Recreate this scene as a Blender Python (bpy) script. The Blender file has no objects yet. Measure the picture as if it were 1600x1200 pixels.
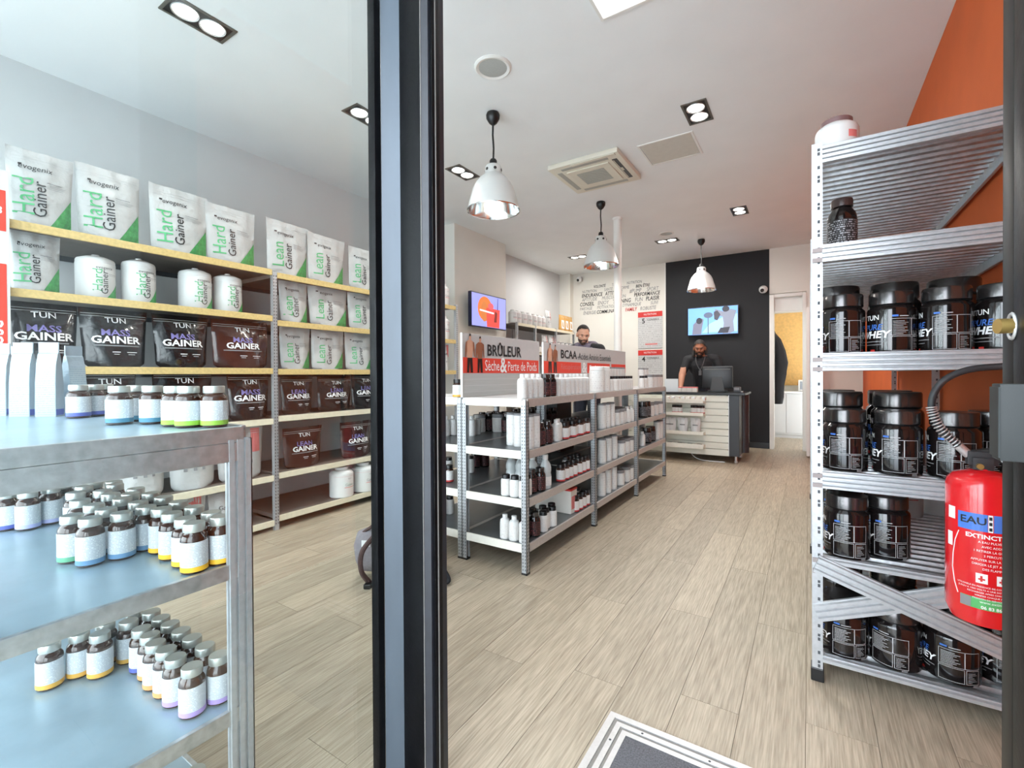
import bpy, bmesh, math, random
from mathutils import Vector, Matrix
random.seed(7)
PI = math.pi
S = bpy.context.scene
C = S.collection
D = bpy.data

# ------------------------------------------------------------------ camera
F_PX, YAW, PITCH, ROLL, CY_PX, EYE = 725.0, 0.5693, 0.0075, 0.0058, 591.45, 1.15
fw = Vector((-math.sin(YAW)*math.cos(PITCH), math.cos(YAW)*math.cos(PITCH), -math.sin(PITCH)))
rt0 = Vector((math.cos(YAW), math.sin(YAW), 0)); dn0 = fw.cross(rt0)
rt = math.cos(ROLL)*rt0 + math.sin(ROLL)*dn0
dn = -math.sin(ROLL)*rt0 + math.cos(ROLL)*dn0
cam_d = D.cameras.new('camera'); cam = D.objects.new('camera', cam_d); C.objects.link(cam)
m = Matrix.Identity(4)
for i in range(3):
    m[i][0], m[i][1], m[i][2] = rt[i], -dn[i], -fw[i]
m[2][3] = EYE
cam.matrix_world = m
cam_d.sensor_width = 36; cam_d.sensor_fit = 'HORIZONTAL'; cam_d.lens = 36*F_PX/1600
cam_d.shift_y = (CY_PX-600)/1600; cam_d.clip_start = 0.05
S.camera = cam

def at(x, y, X=None, Y=None, Z=None):
    """point on a known plane of the shop that the photo shows at pixel (x, y); used once to read off positions"""
    d = rt*((x-800)/F_PX) + dn*((y-CY_PX)/F_PX) + fw
    t = (Z-EYE)/d.z if Z is not None else (X/d.x if X is not None else Y/d.y)
    return Vector((0, 0, EYE)) + d*t

# ------------------------------------------------------------------ world, exposure
W = D.worlds.new('sky'); S.world = W; W.use_nodes = True
wn = W.node_tree; bg = wn.nodes['Background']
tc = wn.nodes.new('ShaderNodeTexCoord'); sep = wn.nodes.new('ShaderNodeSeparateXYZ'); cr = wn.nodes.new('ShaderNodeValToRGB')
wn.links.new(tc.outputs['Generated'], sep.inputs[0]); wn.links.new(sep.outputs['Z'], cr.inputs['Fac'])
cr.color_ramp.elements[0].position = 0.0; cr.color_ramp.elements[0].color = (0.86, 0.92, 0.98, 1)
cr.color_ramp.elements[1].position = 1.0; cr.color_ramp.elements[1].color = (0.74, 0.86, 1.0, 1)
wn.links.new(cr.outputs['Color'], bg.inputs['Color']); bg.inputs['Strength'].default_value = 6.4
S.view_settings.view_transform = 'Standard'; S.view_settings.look = 'None'
S.view_settings.gamma = 1; S.view_settings.use_curve_mapping = False
S.view_settings.exposure = 0.72
S.cycles.use_denoising = True
S.cycles.max_bounces = 8; S.cycles.transparent_max_bounces = 12; S.cycles.sample_clamp_indirect = 6
SPOT_W, PEND_W = 11.0, 7.0

# ------------------------------------------------------------------ materials
MATS = {}
def mat(name, col, rough=0.5, metal=0.0, noise=0.0, scale=20.0, spec=0.5, emit=None, bump=0.0, coat=0.0, trans=0.0, bscale=None, stretch=None):
    if name in MATS: return MATS[name]
    M = D.materials.new(name); M.use_nodes = True; nt = M.node_tree; b = nt.nodes['Principled BSDF']
    b.inputs['Base Color'].default_value = (*col, 1); b.inputs['Roughness'].default_value = rough
    b.inputs['Metallic'].default_value = metal; b.inputs['Specular IOR Level'].default_value = spec
    b.inputs['Coat Weight'].default_value = coat; b.inputs['Transmission Weight'].default_value = trans
    t = nt.nodes.new('ShaderNodeTexCoord'); mp = nt.nodes.new('ShaderNodeMapping')
    nt.links.new(t.outputs['Object'], mp.inputs[0])
    if stretch: mp.inputs['Scale'].default_value = stretch
    if noise > 0:
        n = nt.nodes.new('ShaderNodeTexNoise'); n.inputs['Scale'].default_value = scale; n.inputs['Detail'].default_value = 5
        nt.links.new(mp.outputs[0], n.inputs['Vector'])
        r = nt.nodes.new('ShaderNodeValToRGB'); r.color_ramp.elements[0].position = 0.3; r.color_ramp.elements[1].position = 0.7
        r.color_ramp.elements[0].color = tuple(max(0, c*(1-noise)) for c in col)+(1,)
        r.color_ramp.elements[1].color = tuple(min(1, c*(1+noise)) for c in col)+(1,)
        nt.links.new(n.outputs['Fac'], r.inputs[0]); nt.links.new(r.outputs[0], b.inputs['Base Color'])
    if bump > 0:
        n2 = nt.nodes.new('ShaderNodeTexNoise'); n2.inputs['Scale'].default_value = bscale or scale*3; n2.inputs['Detail'].default_value = 4
        nt.links.new(mp.outputs[0], n2.inputs['Vector'])
        bp = nt.nodes.new('ShaderNodeBump'); bp.inputs['Strength'].default_value = bump; bp.inputs['Distance'].default_value = 0.01
        nt.links.new(n2.outputs['Fac'], bp.inputs['Height']); nt.links.new(bp.outputs[0], b.inputs['Normal'])
    if emit:
        b.inputs['Emission Color'].default_value = (*col, 1); b.inputs['Emission Strength'].default_value = emit
    MATS[name] = M
    return M

def lin(r, g, b):
    f = lambda c: (c/255/12.92) if c/255 <= .04045 else ((c/255+.055)/1.055)**2.4
    return (f(r), f(g), f(b))

ceil_m = mat('ceiling_paint', lin(238, 240, 240), .85, noise=.02, scale=3, bump=.05, bscale=250)
wall_g = mat('wall_grey_paint', lin(208, 210, 210), .8, noise=.02, scale=3, bump=.05, bscale=200)
wall_b = mat('wall_beige_paint', lin(228, 225, 216), .8, noise=.02, scale=3, bump=.05, bscale=200)
orange_m = mat('wall_orange_paint', lin(216, 102, 44), .75, noise=.05, scale=4, bump=.08, bscale=160)
black_w = mat('wall_black_paint', lin(22, 23, 27), .7, noise=.08, scale=5)
white_p = mat('white_paint', lin(232, 230, 225), .5, noise=.02, scale=8)
galv = mat('galvanised_steel', lin(196, 199, 201), .38, metal=.85, noise=.16, scale=45, bump=.08, bscale=60)
galv_b = mat('galvanised_bright', lin(182, 185, 188), .36, metal=.5, noise=.08, scale=60)
galv_s = mat('shelf_sheet_steel', lin(152, 174, 186), .3, metal=.25, noise=.12, scale=7, bump=.1, bscale=9)  # blue tint puts the sky light into the steel colour
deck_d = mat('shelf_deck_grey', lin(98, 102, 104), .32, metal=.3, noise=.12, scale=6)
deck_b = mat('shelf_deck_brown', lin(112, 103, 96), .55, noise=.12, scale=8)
edge_y = mat('shelf_edge_chipboard', lin(208, 182, 122), .6, noise=.12, scale=60)
edge_c = mat('shelf_edge_cream', lin(224, 216, 192), .55, noise=.05, scale=40)
edge_w = mat('shelf_edge_white', lin(232, 229, 218), .5, noise=.03, scale=40)
beam_p = mat('shelf_beam_grey', lin(192, 186, 182), .45, metal=.35, noise=.06, scale=60)
slot_m = mat('slot_dark', lin(70, 74, 78), .7)
blk_f = mat('black_frame_paint', lin(11, 11, 13), .4, noise=.3, scale=30, bump=.06, bscale=80, spec=.12)
sky_f = mat('frame_sky_reflection', lin(70, 80, 90), .35, metal=.15, noise=.12, scale=14, stretch=(1, 1, .2))  # bluish tone paints the sky's reflection on this face of the post
steel_d = mat('dark_lock_steel', lin(30, 33, 33), .55, metal=.1, noise=.2, scale=12)
brass = mat('brass', lin(190, 160, 95), .35, metal=.8, noise=.1)
alu = mat('aluminium', lin(206, 207, 208), .4, metal=.7, noise=.05, scale=80)
alu_d = mat('aluminium_grooved', lin(140, 138, 134), .6, metal=.3, noise=.06, scale=90)
chrome = mat('polished_aluminium', lin(226, 228, 228), .12, metal=1.0)
brushed = mat('spun_aluminium', lin(232, 234, 232), .32, metal=.45)
blk_p = mat('black_plastic', lin(20, 20, 22), .35)
blk_g = mat('black_gloss_plastic', lin(24, 20, 20), .12, coat=.5)
blk_c = mat('black_lid_plastic', lin(92, 90, 90), .22, metal=.85)
amber = mat('amber_glass', lin(56, 32, 22), .1, coat=.5)
cap_s = mat('silver_cap', lin(188, 190, 184), .32, metal=.55)
wht_pl = mat('white_plastic', lin(218, 218, 216), .35)
wht_cap = mat('white_cap', lin(224, 224, 222), .4)
foil_w = mat('white_pouch_foil', lin(188, 189, 188), .45, noise=.05, scale=12, bump=1.0, bscale=13)
foil_k = mat('black_pouch_foil', lin(27, 24, 26), .22, noise=.2, scale=10, bump=1.0, bscale=14, coat=.4)
foil_m = mat('maroon_pouch_foil', lin(58, 34, 32), .24, noise=.2, scale=10, bump=.5, bscale=18, coat=.4)
foil_s = mat('silver_blue_foil', lin(168, 182, 192), .35, metal=.2, noise=.05, scale=20, bump=.3, bscale=40)
foil_g = mat('gold_pouch_foil', lin(206, 160, 90), .35, metal=.3, noise=.1, scale=15)
ink_k = mat('ink_black', lin(30, 30, 32), .6)
ink_w = mat('ink_white', lin(236, 236, 236), .6)
ink_gr = mat('ink_grey', lin(130, 130, 132), .6)
ink_g = mat('ink_green', lin(86, 176, 118), .55)
ink_dg = mat('ink_leaf_green', lin(70, 150, 84), .55, noise=.25, scale=60)
ink_l = mat('ink_lilac', lin(128, 118, 176), .55)
ink_b = mat('ink_blue', lin(62, 112, 196), .55)
ink_r = mat('ink_red', lin(206, 48, 42), .55)
ink_p = mat('ink_pink', lin(214, 120, 118), .55)
red_s = mat('sign_red', lin(222, 66, 48), .5)
sign_g = mat('sign_grey', lin(190, 190, 190), .5, noise=.02, scale=20)
sign_b = mat('slat_panel_grey', lin(178, 180, 178), .55, noise=.04, scale=20, stretch=(1, .2, 4))
red_x = mat('extinguisher_red', lin(214, 28, 36), .22, coat=.6, noise=.03)
carpet = mat('carpet', lin(104, 104, 108), .95, noise=.35, scale=220, bump=.5, bscale=400)
rubber = mat('rubber', lin(40, 40, 43), .6)
cord_m = mat('black_cord', lin(24, 24, 26), .5)
lamp_e = mat('lamp_glow', (1.0, .96, .88), .5, emit=9.0)
panel_e = mat('light_panel_glow', (1.0, 1.0, .98), .5, emit=.55)
bulb_e = mat('bulb_glow', (1.0, .97, .92), .5, emit=4.0)
grille = mat('speaker_grille', lin(176, 178, 174), .6, noise=.1, scale=300)
ac_m = mat('ac_casing', lin(222, 216, 200), .5)
ac_d = mat('ac_grille', lin(170, 168, 160), .6)
hatch_m = mat('hatch_board', lin(206, 202, 192), .7, noise=.03)
skin_l = mat('skin_light', lin(206, 156, 130), .5, noise=.05, scale=30)
skin_d = mat('skin_brown', lin(146, 92, 66), .45, noise=.06, scale=30)
skin_a = mat('skin_forearm', lin(190, 138, 112), .5, noise=.05, scale=30)
hair_m = mat('hair_dark', lin(36, 30, 27), .7, noise=.3, scale=120, bump=.5, bscale=200)
beard_m = mat('beard_brown', lin(72, 52, 44), .8, noise=.3, scale=150, bump=.5, bscale=250)
cloth_k = mat('cloth_black', lin(22, 22, 26), .8, noise=.15, scale=60, bump=.3, bscale=80)
cloth_v = mat('cloth_grey_violet', lin(104, 96, 112), .85, noise=.15, scale=60)
cloth_n = mat('cloth_navy', lin(36, 40, 52), .85, noise=.1, scale=60)
eye_w = mat('eye_white', lin(150, 132, 122), .3)
eye_d = mat('eye_dark', lin(30, 20, 16), .2)
canvas_g = mat('canvas_grey', lin(128, 122, 126), .85, noise=.1, scale=80, bump=.2, bscale=200)
canvas_k = mat('canvas_black', lin(30, 30, 34), .85, noise=.1, scale=80)
canvas_b = mat('webbing_brown', lin(78, 58, 56), .85, noise=.1, scale=80)
board_y = mat('osb_yellow', lin(214, 170, 100), .6, noise=.12, scale=25)
cab_w = mat('cabinet_white', lin(206, 206, 204), .5)
slat_c = mat('slatwall_cream', lin(222, 222, 210), .45, noise=.02, scale=10)
paper = mat('paper', lin(226, 232, 234), .7)
pave_m = mat('pavement_stone', lin(206, 207, 206), .9, noise=.15, scale=4)
plank_sub = mat('subfloor', lin(112, 98, 82), .9)
kraft = mat('carton_white', lin(226, 222, 214), .6)
clear_b = mat('clear_bottle', lin(214, 220, 220), .15, spec=.6, trans=.25)
BAND = {'blue': mat('band_blue', lin(98, 140, 178), .5), 'green': mat('band_green', lin(96, 166, 130), .5),
        'yellow': mat('band_yellow', lin(238, 184, 46), .5), 'lilac': mat('band_lilac', lin(176, 178, 222), .5),
        'teal': mat('band_teal', lin(74, 130, 156), .5), 'lime': mat('band_lime', lin(150, 196, 70), .5),
        'indigo': mat('band_indigo', lin(84, 96, 170), .5), 'amber': mat('band_amber', lin(226, 172, 74), .5),
        'purple': mat('band_purple', lin(178, 150, 210), .5), 'orange': mat('band_orange', lin(232, 158, 96), .5),
        'red': mat('band_red', lin(196, 62, 62), .5)}

def print_mat(name, base, ink, rows=14, dens=.55, amount=.7):
    """fine print: rows of broken dashes on a UV-mapped label"""
    M = D.materials.new(name); M.use_nodes = True; nt = M.node_tree; b = nt.nodes['Principled BSDF']
    b.inputs['Roughness'].default_value = .5
    uv = nt.nodes.new('ShaderNodeTexCoord'); sp = nt.nodes.new('ShaderNodeSeparateXYZ'); nt.links.new(uv.outputs['UV'], sp.inputs[0])
    def mth(op, a, c):
        n = nt.nodes.new('ShaderNodeMath'); n.operation = op
        for i, v in enumerate((a, c)):
            if isinstance(v, (int, float)): n.inputs[i].default_value = v
            else: nt.links.new(v, n.inputs[i])
        return n.outputs[0]
    row = mth('MULTIPLY', sp.outputs['Y'], rows); fr = mth('FRACT', row, 0); on = mth('LESS_THAN', fr, .5)
    cmb = nt.nodes.new('ShaderNodeCombineXYZ'); nt.links.new(mth('MULTIPLY', sp.outputs['X'], 46), cmb.inputs[0]); nt.links.new(mth('FLOOR', row, 0), cmb.inputs[1])
    nz = nt.nodes.new('ShaderNodeTexNoise'); nz.inputs['Scale'].default_value = 1.3; nz.inputs['Detail'].default_value = 2; nt.links.new(cmb.outputs[0], nz.inputs['Vector'])
    hit = mth('GREATER_THAN', nz.outputs['Fac'], 1-dens)
    f = mth('MULTIPLY', mth('MULTIPLY', on, hit), amount)
    mx = nt.nodes.new('ShaderNodeMix'); mx.data_type = 'RGBA'
    nt.links.new(f, mx.inputs[0]); mx.inputs[6].default_value = (*base, 1); mx.inputs[7].default_value = (*ink, 1)
    nt.links.new(mx.outputs[2], b.inputs['Base Color'])
    MATS[name] = M
    return M
lab_w = print_mat('label_fine_print', lin(216, 219, 220), lin(120, 130, 150), 16, .58, .55)
lab_w2 = print_mat('label_gondola_print', lin(220, 218, 215), lin(150, 132, 135), 9, .42, .4)
lab_s = print_mat('pouch_back_print', lin(172, 186, 192), lin(110, 125, 138), 22, .5, .45)
lab_d = print_mat('dark_label_print', lin(26, 24, 26), lin(190, 190, 196), 13, .5, .7)
lab_dr = print_mat('dark_red_label_print', lin(46, 24, 26), lin(170, 90, 90), 7, .45, .7)
post_m = print_mat('poster_print', lin(200, 201, 200), lin(120, 118, 120), 20, .5, .5)
ext_pr = print_mat('extinguisher_print', lin(214, 28, 36), lin(245, 200, 205), 26, .6, .6)

glass_m = D.materials.new('window_glass'); glass_m.use_nodes = True
gn = glass_m.node_tree; gn.nodes.clear()
go = gn.nodes.new('ShaderNodeOutputMaterial'); gm = gn.nodes.new('ShaderNodeMixShader'); gt = gn.nodes.new('ShaderNodeBsdfTransparent'); gg = gn.nodes.new('ShaderNodeBsdfGlossy'); gf = gn.nodes.new('ShaderNodeFresnel')
gt.inputs[0].default_value = (.955, .975, .97, 1); gg.inputs['Roughness'].default_value = .0; gf.inputs['IOR'].default_value = 1.5
ggm = gn.nodes.new('ShaderNodeNewGeometry'); gmr = gn.nodes.new('ShaderNodeMapRange'); gmr.inputs['To Min'].default_value = 1.5; gmr.inputs['To Max'].default_value = 1/1.5
gn.links.new(ggm.outputs['Backfacing'], gmr.inputs[0]); gn.links.new(gmr.outputs[0], gf.inputs['IOR'])   # a thin pane: the same reflectance from both sides
gn.links.new(gf.outputs[0], gm.inputs[0]); gn.links.new(gt.outputs[0], gm.inputs[1]); gn.links.new(gg.outputs[0], gm.inputs[2]); gn.links.new(gm.outputs[0], go.inputs[0])

wood = D.materials.new('oak_plank'); wood.use_nodes = True
nt = wood.node_tree; b = nt.nodes['Principled BSDF']; b.inputs['Roughness'].default_value = .42
tcn = nt.nodes.new('ShaderNodeTexCoord'); oi = nt.nodes.new('ShaderNodeObjectInfo')
va = nt.nodes.new('ShaderNodeVectorMath'); va.operation = 'ADD'; vs = nt.nodes.new('ShaderNodeVectorMath'); vs.operation = 'SCALE'; vs.inputs['Scale'].default_value = 37
cx = nt.nodes.new('ShaderNodeCombineXYZ')
for i in range(3): nt.links.new(oi.outputs['Random'], cx.inputs[i])
nt.links.new(cx.outputs[0], vs.inputs[0]); nt.links.new(tcn.outputs['Object'], va.inputs[0]); nt.links.new(vs.outputs[0], va.inputs[1])
mp1 = nt.nodes.new('ShaderNodeMapping'); mp1.inputs['Scale'].default_value = (9, .4, 1); nt.links.new(va.outputs[0], mp1.inputs[0])
n1 = nt.nodes.new('ShaderNodeTexNoise'); n1.inputs['Scale'].default_value = 2.2; n1.inputs['Detail'].default_value = 3; n1.inputs['Distortion'].default_value = .6; nt.links.new(mp1.outputs[0], n1.inputs['Vector'])
wv = nt.nodes.new('ShaderNodeMath'); wv.operation = 'MULTIPLY'; wv.inputs[1].default_value = 26; nt.links.new(n1.outputs['Fac'], wv.inputs[0])
sn = nt.nodes.new('ShaderNodeMath'); sn.operation = 'SINE'; nt.links.new(wv.outputs[0], sn.inputs[0])
mp2 = nt.nodes.new('ShaderNodeMapping'); mp2.inputs['Scale'].default_value = (120, 5, 1); nt.links.new(va.outputs[0], mp2.inputs[0])
n2 = nt.nodes.new('ShaderNodeTexNoise'); n2.inputs['Scale'].default_value = 1.6; n2.inputs['Detail'].default_value = 4; nt.links.new(mp2.outputs[0], n2.inputs['Vector'])
ad = nt.nodes.new('ShaderNodeMath'); ad.operation = 'MULTIPLY_ADD'; ad.inputs[1].default_value = .05; nt.links.new(sn.outputs[0], ad.inputs[0]); nt.links.new(n2.outputs['Fac'], ad.inputs[2])
rmp = nt.nodes.new('ShaderNodeValToRGB'); nt.links.new(ad.outputs[0], rmp.inputs[0])
rmp.color_ramp.elements[0].position = .28; rmp.color_ramp.elements[0].color = (*lin(151, 138, 118), 1)
rmp.color_ramp.elements[1].position = .72; rmp.color_ramp.elements[1].color = (*lin(194, 181, 160), 1)
hs = nt.nodes.new('ShaderNodeHueSaturation'); mr = nt.nodes.new('ShaderNodeMapRange'); mr.inputs['To Min'].default_value = .9; mr.inputs['To Max'].default_value = 1.08
nt.links.new(oi.outputs['Random'], mr.inputs[0]); nt.links.new(mr.outputs[0], hs.inputs['Value']); nt.links.new(rmp.outputs[0], hs.inputs['Color']); nt.links.new(hs.outputs[0], b.inputs['Base Color'])
bmp = nt.nodes.new('ShaderNodeBump'); bmp.inputs['Strength'].default_value = .12; bmp.inputs['Distance'].default_value = .004
nt.links.new(n2.outputs['Fac'], bmp.inputs['Height']); nt.links.new(bmp.outputs[0], b.inputs['Normal'])

# ------------------------------------------------------------------ mesh helpers
def mesh(name, v, f, smooth=False, angle=40, uv=None):
    me = D.meshes.new(name); me.from_pydata([tuple(p) for p in v], [], f)
    if uv:
        l = me.uv_layers.new(name='UVMap')
        for poly in me.polygons:
            for li, vi in zip(poly.loop_indices, poly.vertices): l.data[li].uv = uv[vi]
    if smooth:
        me.polygons.foreach_set('use_smooth', [True]*len(me.polygons)); me.set_sharp_from_angle(angle=math.radians(angle))
    me.update()
    return me
class G:
    """collects boxes, prisms, tubes, lathes into one mesh"""
    def __init__(s): s.v = []; s.f = []
    def add(s, v, f):
        o = len(s.v); s.v += [tuple(p) for p in v]; s.f += [tuple(i+o for i in q) for q in f]; return s
    def box(s, x0, x1, y0, y1, z0, z1):
        v = [(x, y, z) for z in (z0, z1) for y in (y0, y1) for x in (x0, x1)]
        return s.add(v, [(0, 2, 3, 1), (4, 5, 7, 6), (0, 1, 5, 4), (2, 6, 7, 3), (0, 4, 6, 2), (1, 3, 7, 5)])
    def bbox(s, x0, x1, y0, y1, z0, z1, b=.004):
        bm = bmesh.new(); bmesh.ops.create_cube(bm, size=1)
        for q in bm.verts: q.co = Vector(((x0+x1)/2+q.co.x*(x1-x0), (y0+y1)/2+q.co.y*(y1-y0), (z0+z1)/2+q.co.z*(z1-z0)))
        bmesh.ops.bevel(bm, geom=bm.edges[:], offset=b, segments=2, affect='EDGES', profile=.6)
        bm.verts.index_update(); s.add([q.co for q in bm.verts], [[q.index for q in p.verts] for p in bm.faces]); bm.free(); return s
    def prism(s, poly, a0, a1, axis='z'):
        n = len(poly); P = {'z': lambda p, a: (p[0], p[1], a), 'y': lambda p, a: (p[0], a, p[1]), 'x': lambda p, a: (a, p[0], p[1])}[axis]
        v = [P(p, a0) for p in poly]+[P(p, a1) for p in poly]
        f = [tuple(range(n-1, -1, -1)), tuple(range(n, 2*n))]+[(i, (i+1) % n, n+(i+1) % n, n+i) for i in range(n)]
        return s.add(v, f)
    def lathe(s, prof, seg=24, cx=0, cy=0, cz=0, a0=0, a1=2*PI, closed=True):
        full = abs(a1-a0-2*PI) < 1e-6; n = seg if full else seg+1; v = []; f = []
        for r, z in prof:
            for i in range(n):
                a = a0+(a1-a0)*i/seg; v.append((cx+r*math.cos(a), cy+r*math.sin(a), cz+z))
        for j in range(len(prof)-1):
            for i in range(seg):
                k = (i+1) % n; f.append((j*n+i, j*n+k, (j+1)*n+k, (j+1)*n+i))
        if closed and full:
            if prof[0][0] > 1e-6: f.append(tuple(range(n-1, -1, -1)))
            if prof[-1][0] > 1e-6: f.append(tuple(range((len(prof)-1)*n, len(prof)*n)))
        return s.add(v, f)
    def tube(s, path, r, seg=8, caps=True):
        path = [Vector(p) for p in path]; n = len(path); v = []; f = []
        rr = r if isinstance(r, (list, tuple)) else [r]*n
        up = None
        for i, p in enumerate(path):
            t = (path[min(i+1, n-1)]-path[max(i-1, 0)]).normalized()
            if up is None:
                up = t.orthogonal().normalized()
            up = (up-t*up.dot(t)).normalized(); w = t.cross(up)
            for k in range(seg):
                a = 2*PI*k/seg; v.append(p+(up*math.cos(a)+w*math.sin(a))*rr[i])
        for i in range(n-1):
            for k in range(seg):
                q = (k+1) % seg; f.append((i*seg+k, i*seg+q, (i+1)*seg+q, (i+1)*seg+k))
        if caps: f += [tuple(range(seg-1, -1, -1)), tuple(range((n-1)*seg, n*seg))]
        return s.add(v, f)
    def ball(s, c, r, seg=16, rings=10):
        rx, ry, rz = r if isinstance(r, (tuple, list)) else (r, r, r)
        v = [(c[0], c[1], c[2]-rz)]; f = []
        for j in range(1, rings):
            t = -PI/2+PI*j/rings
            for i in range(seg):
                a = 2*PI*i/seg; v.append((c[0]+rx*math.cos(t)*math.cos(a), c[1]+ry*math.cos(t)*math.sin(a), c[2]+rz*math.sin(t)))
        v.append((c[0], c[1], c[2]+rz)); L = len(v)-1
        for i in range(seg):
            k = (i+1) % seg; f.append((0, 1+k, 1+i)); f.append((L, L-seg+i, L-seg+k))
            for j in range(rings-2): f.append((1+j*seg+i, 1+j*seg+k, 1+(j+1)*seg+k, 1+(j+1)*seg+i))
        return s.add(v, f)
    def map(s, fn): s.v = [tuple(fn(*p)) for p in s.v]; return s
    def me(s, name='mesh', smooth=False, angle=40): return mesh(name, s.v, s.f, smooth, angle)

def obj(name, me, m=None, parent=None, loc=(0, 0, 0), rz=0.0):
    o = D.objects.new(name, me); C.objects.link(o); o.location = loc
    if rz: o.rotation_euler = (0, 0, rz)
    if m is not None and me is not None and not me.materials: me.materials.append(m)
    if parent is not None: o.parent = parent
    return o
def tag(o, label, cat, group=None, kind=None):
    o['label'] = label; o['category'] = cat
    if group: o['group'] = group
    if kind: o['kind'] = kind
    return o
def empty(name, loc=(0, 0, 0), rz=0.0): return obj(name, None, loc=loc, rz=rz)
def struct(name, me, m, label, cat='structure'): return tag(obj(name, me, m), label, cat, kind='structure')

def text_flat(body, size, bold=0.0, shear=0.0, align='CENTER', res=2, xs=1.0):
    cu = D.curves.new('t', 'FONT'); cu.body = body; cu.size = size; cu.align_x = align; cu.align_y = 'CENTER'
    cu.resolution_u = res; cu.offset = bold*size; cu.shear = shear
    o = D.objects.new('t', cu); C.objects.link(o)
    bpy.context.view_layer.update()
    me = D.meshes.new_from_object(o.evaluated_get(bpy.context.evaluated_depsgraph_get()))
    v = [(p.co.x*xs, p.co.y) for p in me.vertices]; f = [tuple(p.vertices) for p in me.polygons]
    D.objects.remove(o); D.curves.remove(cu); D.meshes.remove(me)
    return v, f
TXT = {}
def text_mesh(fn, body, size, key=None, **k):
    """text laid on a surface: fn(x, y) -> (X, Y, Z)"""
    kk = (body, size, tuple(sorted(k.items())))
    if kk not in TXT: TXT[kk] = text_flat(body, size, **k)
    v, f = TXT[kk]
    return [fn(x, y) for x, y in v], f

# ------------------------------------------------------------------ the shop shell
CEIL, XL, XR, YB = 3.05, -4.0, 0.635, 8.09
WF = -0.95            # the entrance recess: side window plane
struct('ceiling', G().box(XL-.1, XR+.1, -.95, YB+.1, CEIL, CEIL+.1).me(), ceil_m, 'flat white painted shop ceiling', 'ceiling')
struct('wall_left', G().box(XL-.1, XL, -.95, YB+.1, 0, CEIL).me(), wall_g, 'plain grey wall behind the pouch shelving', 'wall')
struct('wall_right', G().box(XR, XR+.1, .95, YB, 0, CEIL).me(), orange_m, 'bright orange side wall behind the steel rack', 'wall')
wb = G().box(XL, -.5, YB, YB+.1, 0, CEIL).box(-.5, XR+.1, YB, YB+.1, 2.36, CEIL).box(-.03, XR+.1, YB, YB+.1, 0, 2.36)
struct('wall_back', wb.me(), wall_b, 'beige back wall with printed word cloud', 'wall')
struct('wall_pilaster', G().box(XL, -3.72, 4.5, 5.66, 0, CEIL).me(), wall_b, 'projecting wall pier carrying the tilted screen', 'wall')
struct('wall_corner_chase', G().box(XL, -3.78, 7.95, YB, 0, CEIL).me(), wall_b, 'narrow boxed pipe chase in the back corner', 'wall')
struct('wall_black', G().box(-2.05, -.508, YB-.012, YB, .0, 3.045).me(), black_w, 'black painted wall panel behind the counter', 'wall')
struct('baseboard_back', G().bbox(-2.05, -.508, YB-.03, YB-.012, 0, .09, .004).me(), blk_p, 'black skirting under the black wall', 'baseboard')
struct('trim_1', G().bbox(-2.075, -2.05, YB-.02, YB, 0, 3.04, .003).me(), white_p, 'thin white edge strip beside the black wall', 'trim')
struct('wall_front_right', G().box(.3, XR+.1, .86, .95, 0, CEIL).me(), blk_p, 'dark shopfront panel beside the entrance jamb', 'wall')
struct('wall_unseen_right', G().box(.62, XR+.2, -.95, .86, -.03, 3.3).me(), mat('pale_render', lin(158, 165, 168), .85, noise=.06, scale=3, bump=.1, bscale=60), 'unseen pale side wall added to even the window reflection', 'wall')  # out of view, added to dim and even the reflection in the side window
struct('wall_front_lintel', G().box(WF, .3, .86, .95, 2.62, CEIL).box(XL, WF, -.95, -.86, 2.62, CEIL).box(WF-.05, WF+.04, -.95, .95, 2.62, CEIL).me(), white_p, 'lintel above the shopfront glass', 'wall')

fl = struct('floor', G().box(XL, XR, -.95, YB+2.0, -.06, -.003).me(), plank_sub, 'pale oak plank floor running towards the counter', 'floor')
PW, PL = .19, 1.29
pl_me = {}
ncol = int((XR-XL)/PW)+1
for i in range(ncol):
    x0 = XL+i*PW; x1 = min(x0+PW, XR); y = -.95-((i*.47) % 1)*PL
    while y < YB+2.0:
        a, c = max(y, -.95), min(y+PL, YB+2.0)
        if c-a > .03:
            k = (round(x1-x0, 3), round(c-a, 3))
            if k not in pl_me:
                w, l = k; pl_me[k] = G().box(.0008, w-.0008, .0008, l-.0008, -.004, 0).me('plank')
            obj('plank', pl_me[k], wood, fl, (x0, a, 0))
        y += PL
struct('ground', G().box(-14, 14, -14, -.95, -.12, -.03).box(WF+.05, 14, -.95, .86, -.12, -.03).me(), pave_m, 'pale stone pavement outside the entrance', 'ground')

# entrance frame: the corner post between side window and open door
fr = empty('trim_2', (0, 0, 0)); tag(fr, 'black painted door post between window and open doorway', 'door post', kind='structure')
obj('window_rebate', G().bbox(-.956, -.93, .812, .833, 0, 2.62, .003).me(smooth=True), blk_f, fr)
obj('skylit_reveal', G().prism([(-.93, .833), (-.885, .862), (-.887, .868), (-.94, .868), (-.94, .84)], 0, 2.62).me(), sky_f, fr)
obj('front_face', G().bbox(-.89, -.817, .858, .93, 0, 2.62, .004).me(smooth=True), blk_f, fr)
obj('bevel_rib', G().prism([(-.817, .862), (-.802, .871), (-.802, .93), (-.817, .93)], 0, 2.62).me(), mat('frame_rib_grey', lin(34, 37, 44), .4, noise=.2, scale=30), fr)
obj('door_stop', G().bbox(-.802, -.795, .878, .906, 0, 2.62, .002).me(smooth=True), blk_f, fr)
obj('gasket', G().box(-.7955, -.7935, .888, .891, 0, 2.62).box(-.8185, -.8165, .859, .8612, 0, 2.62).me(), alu_d, fr)
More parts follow.
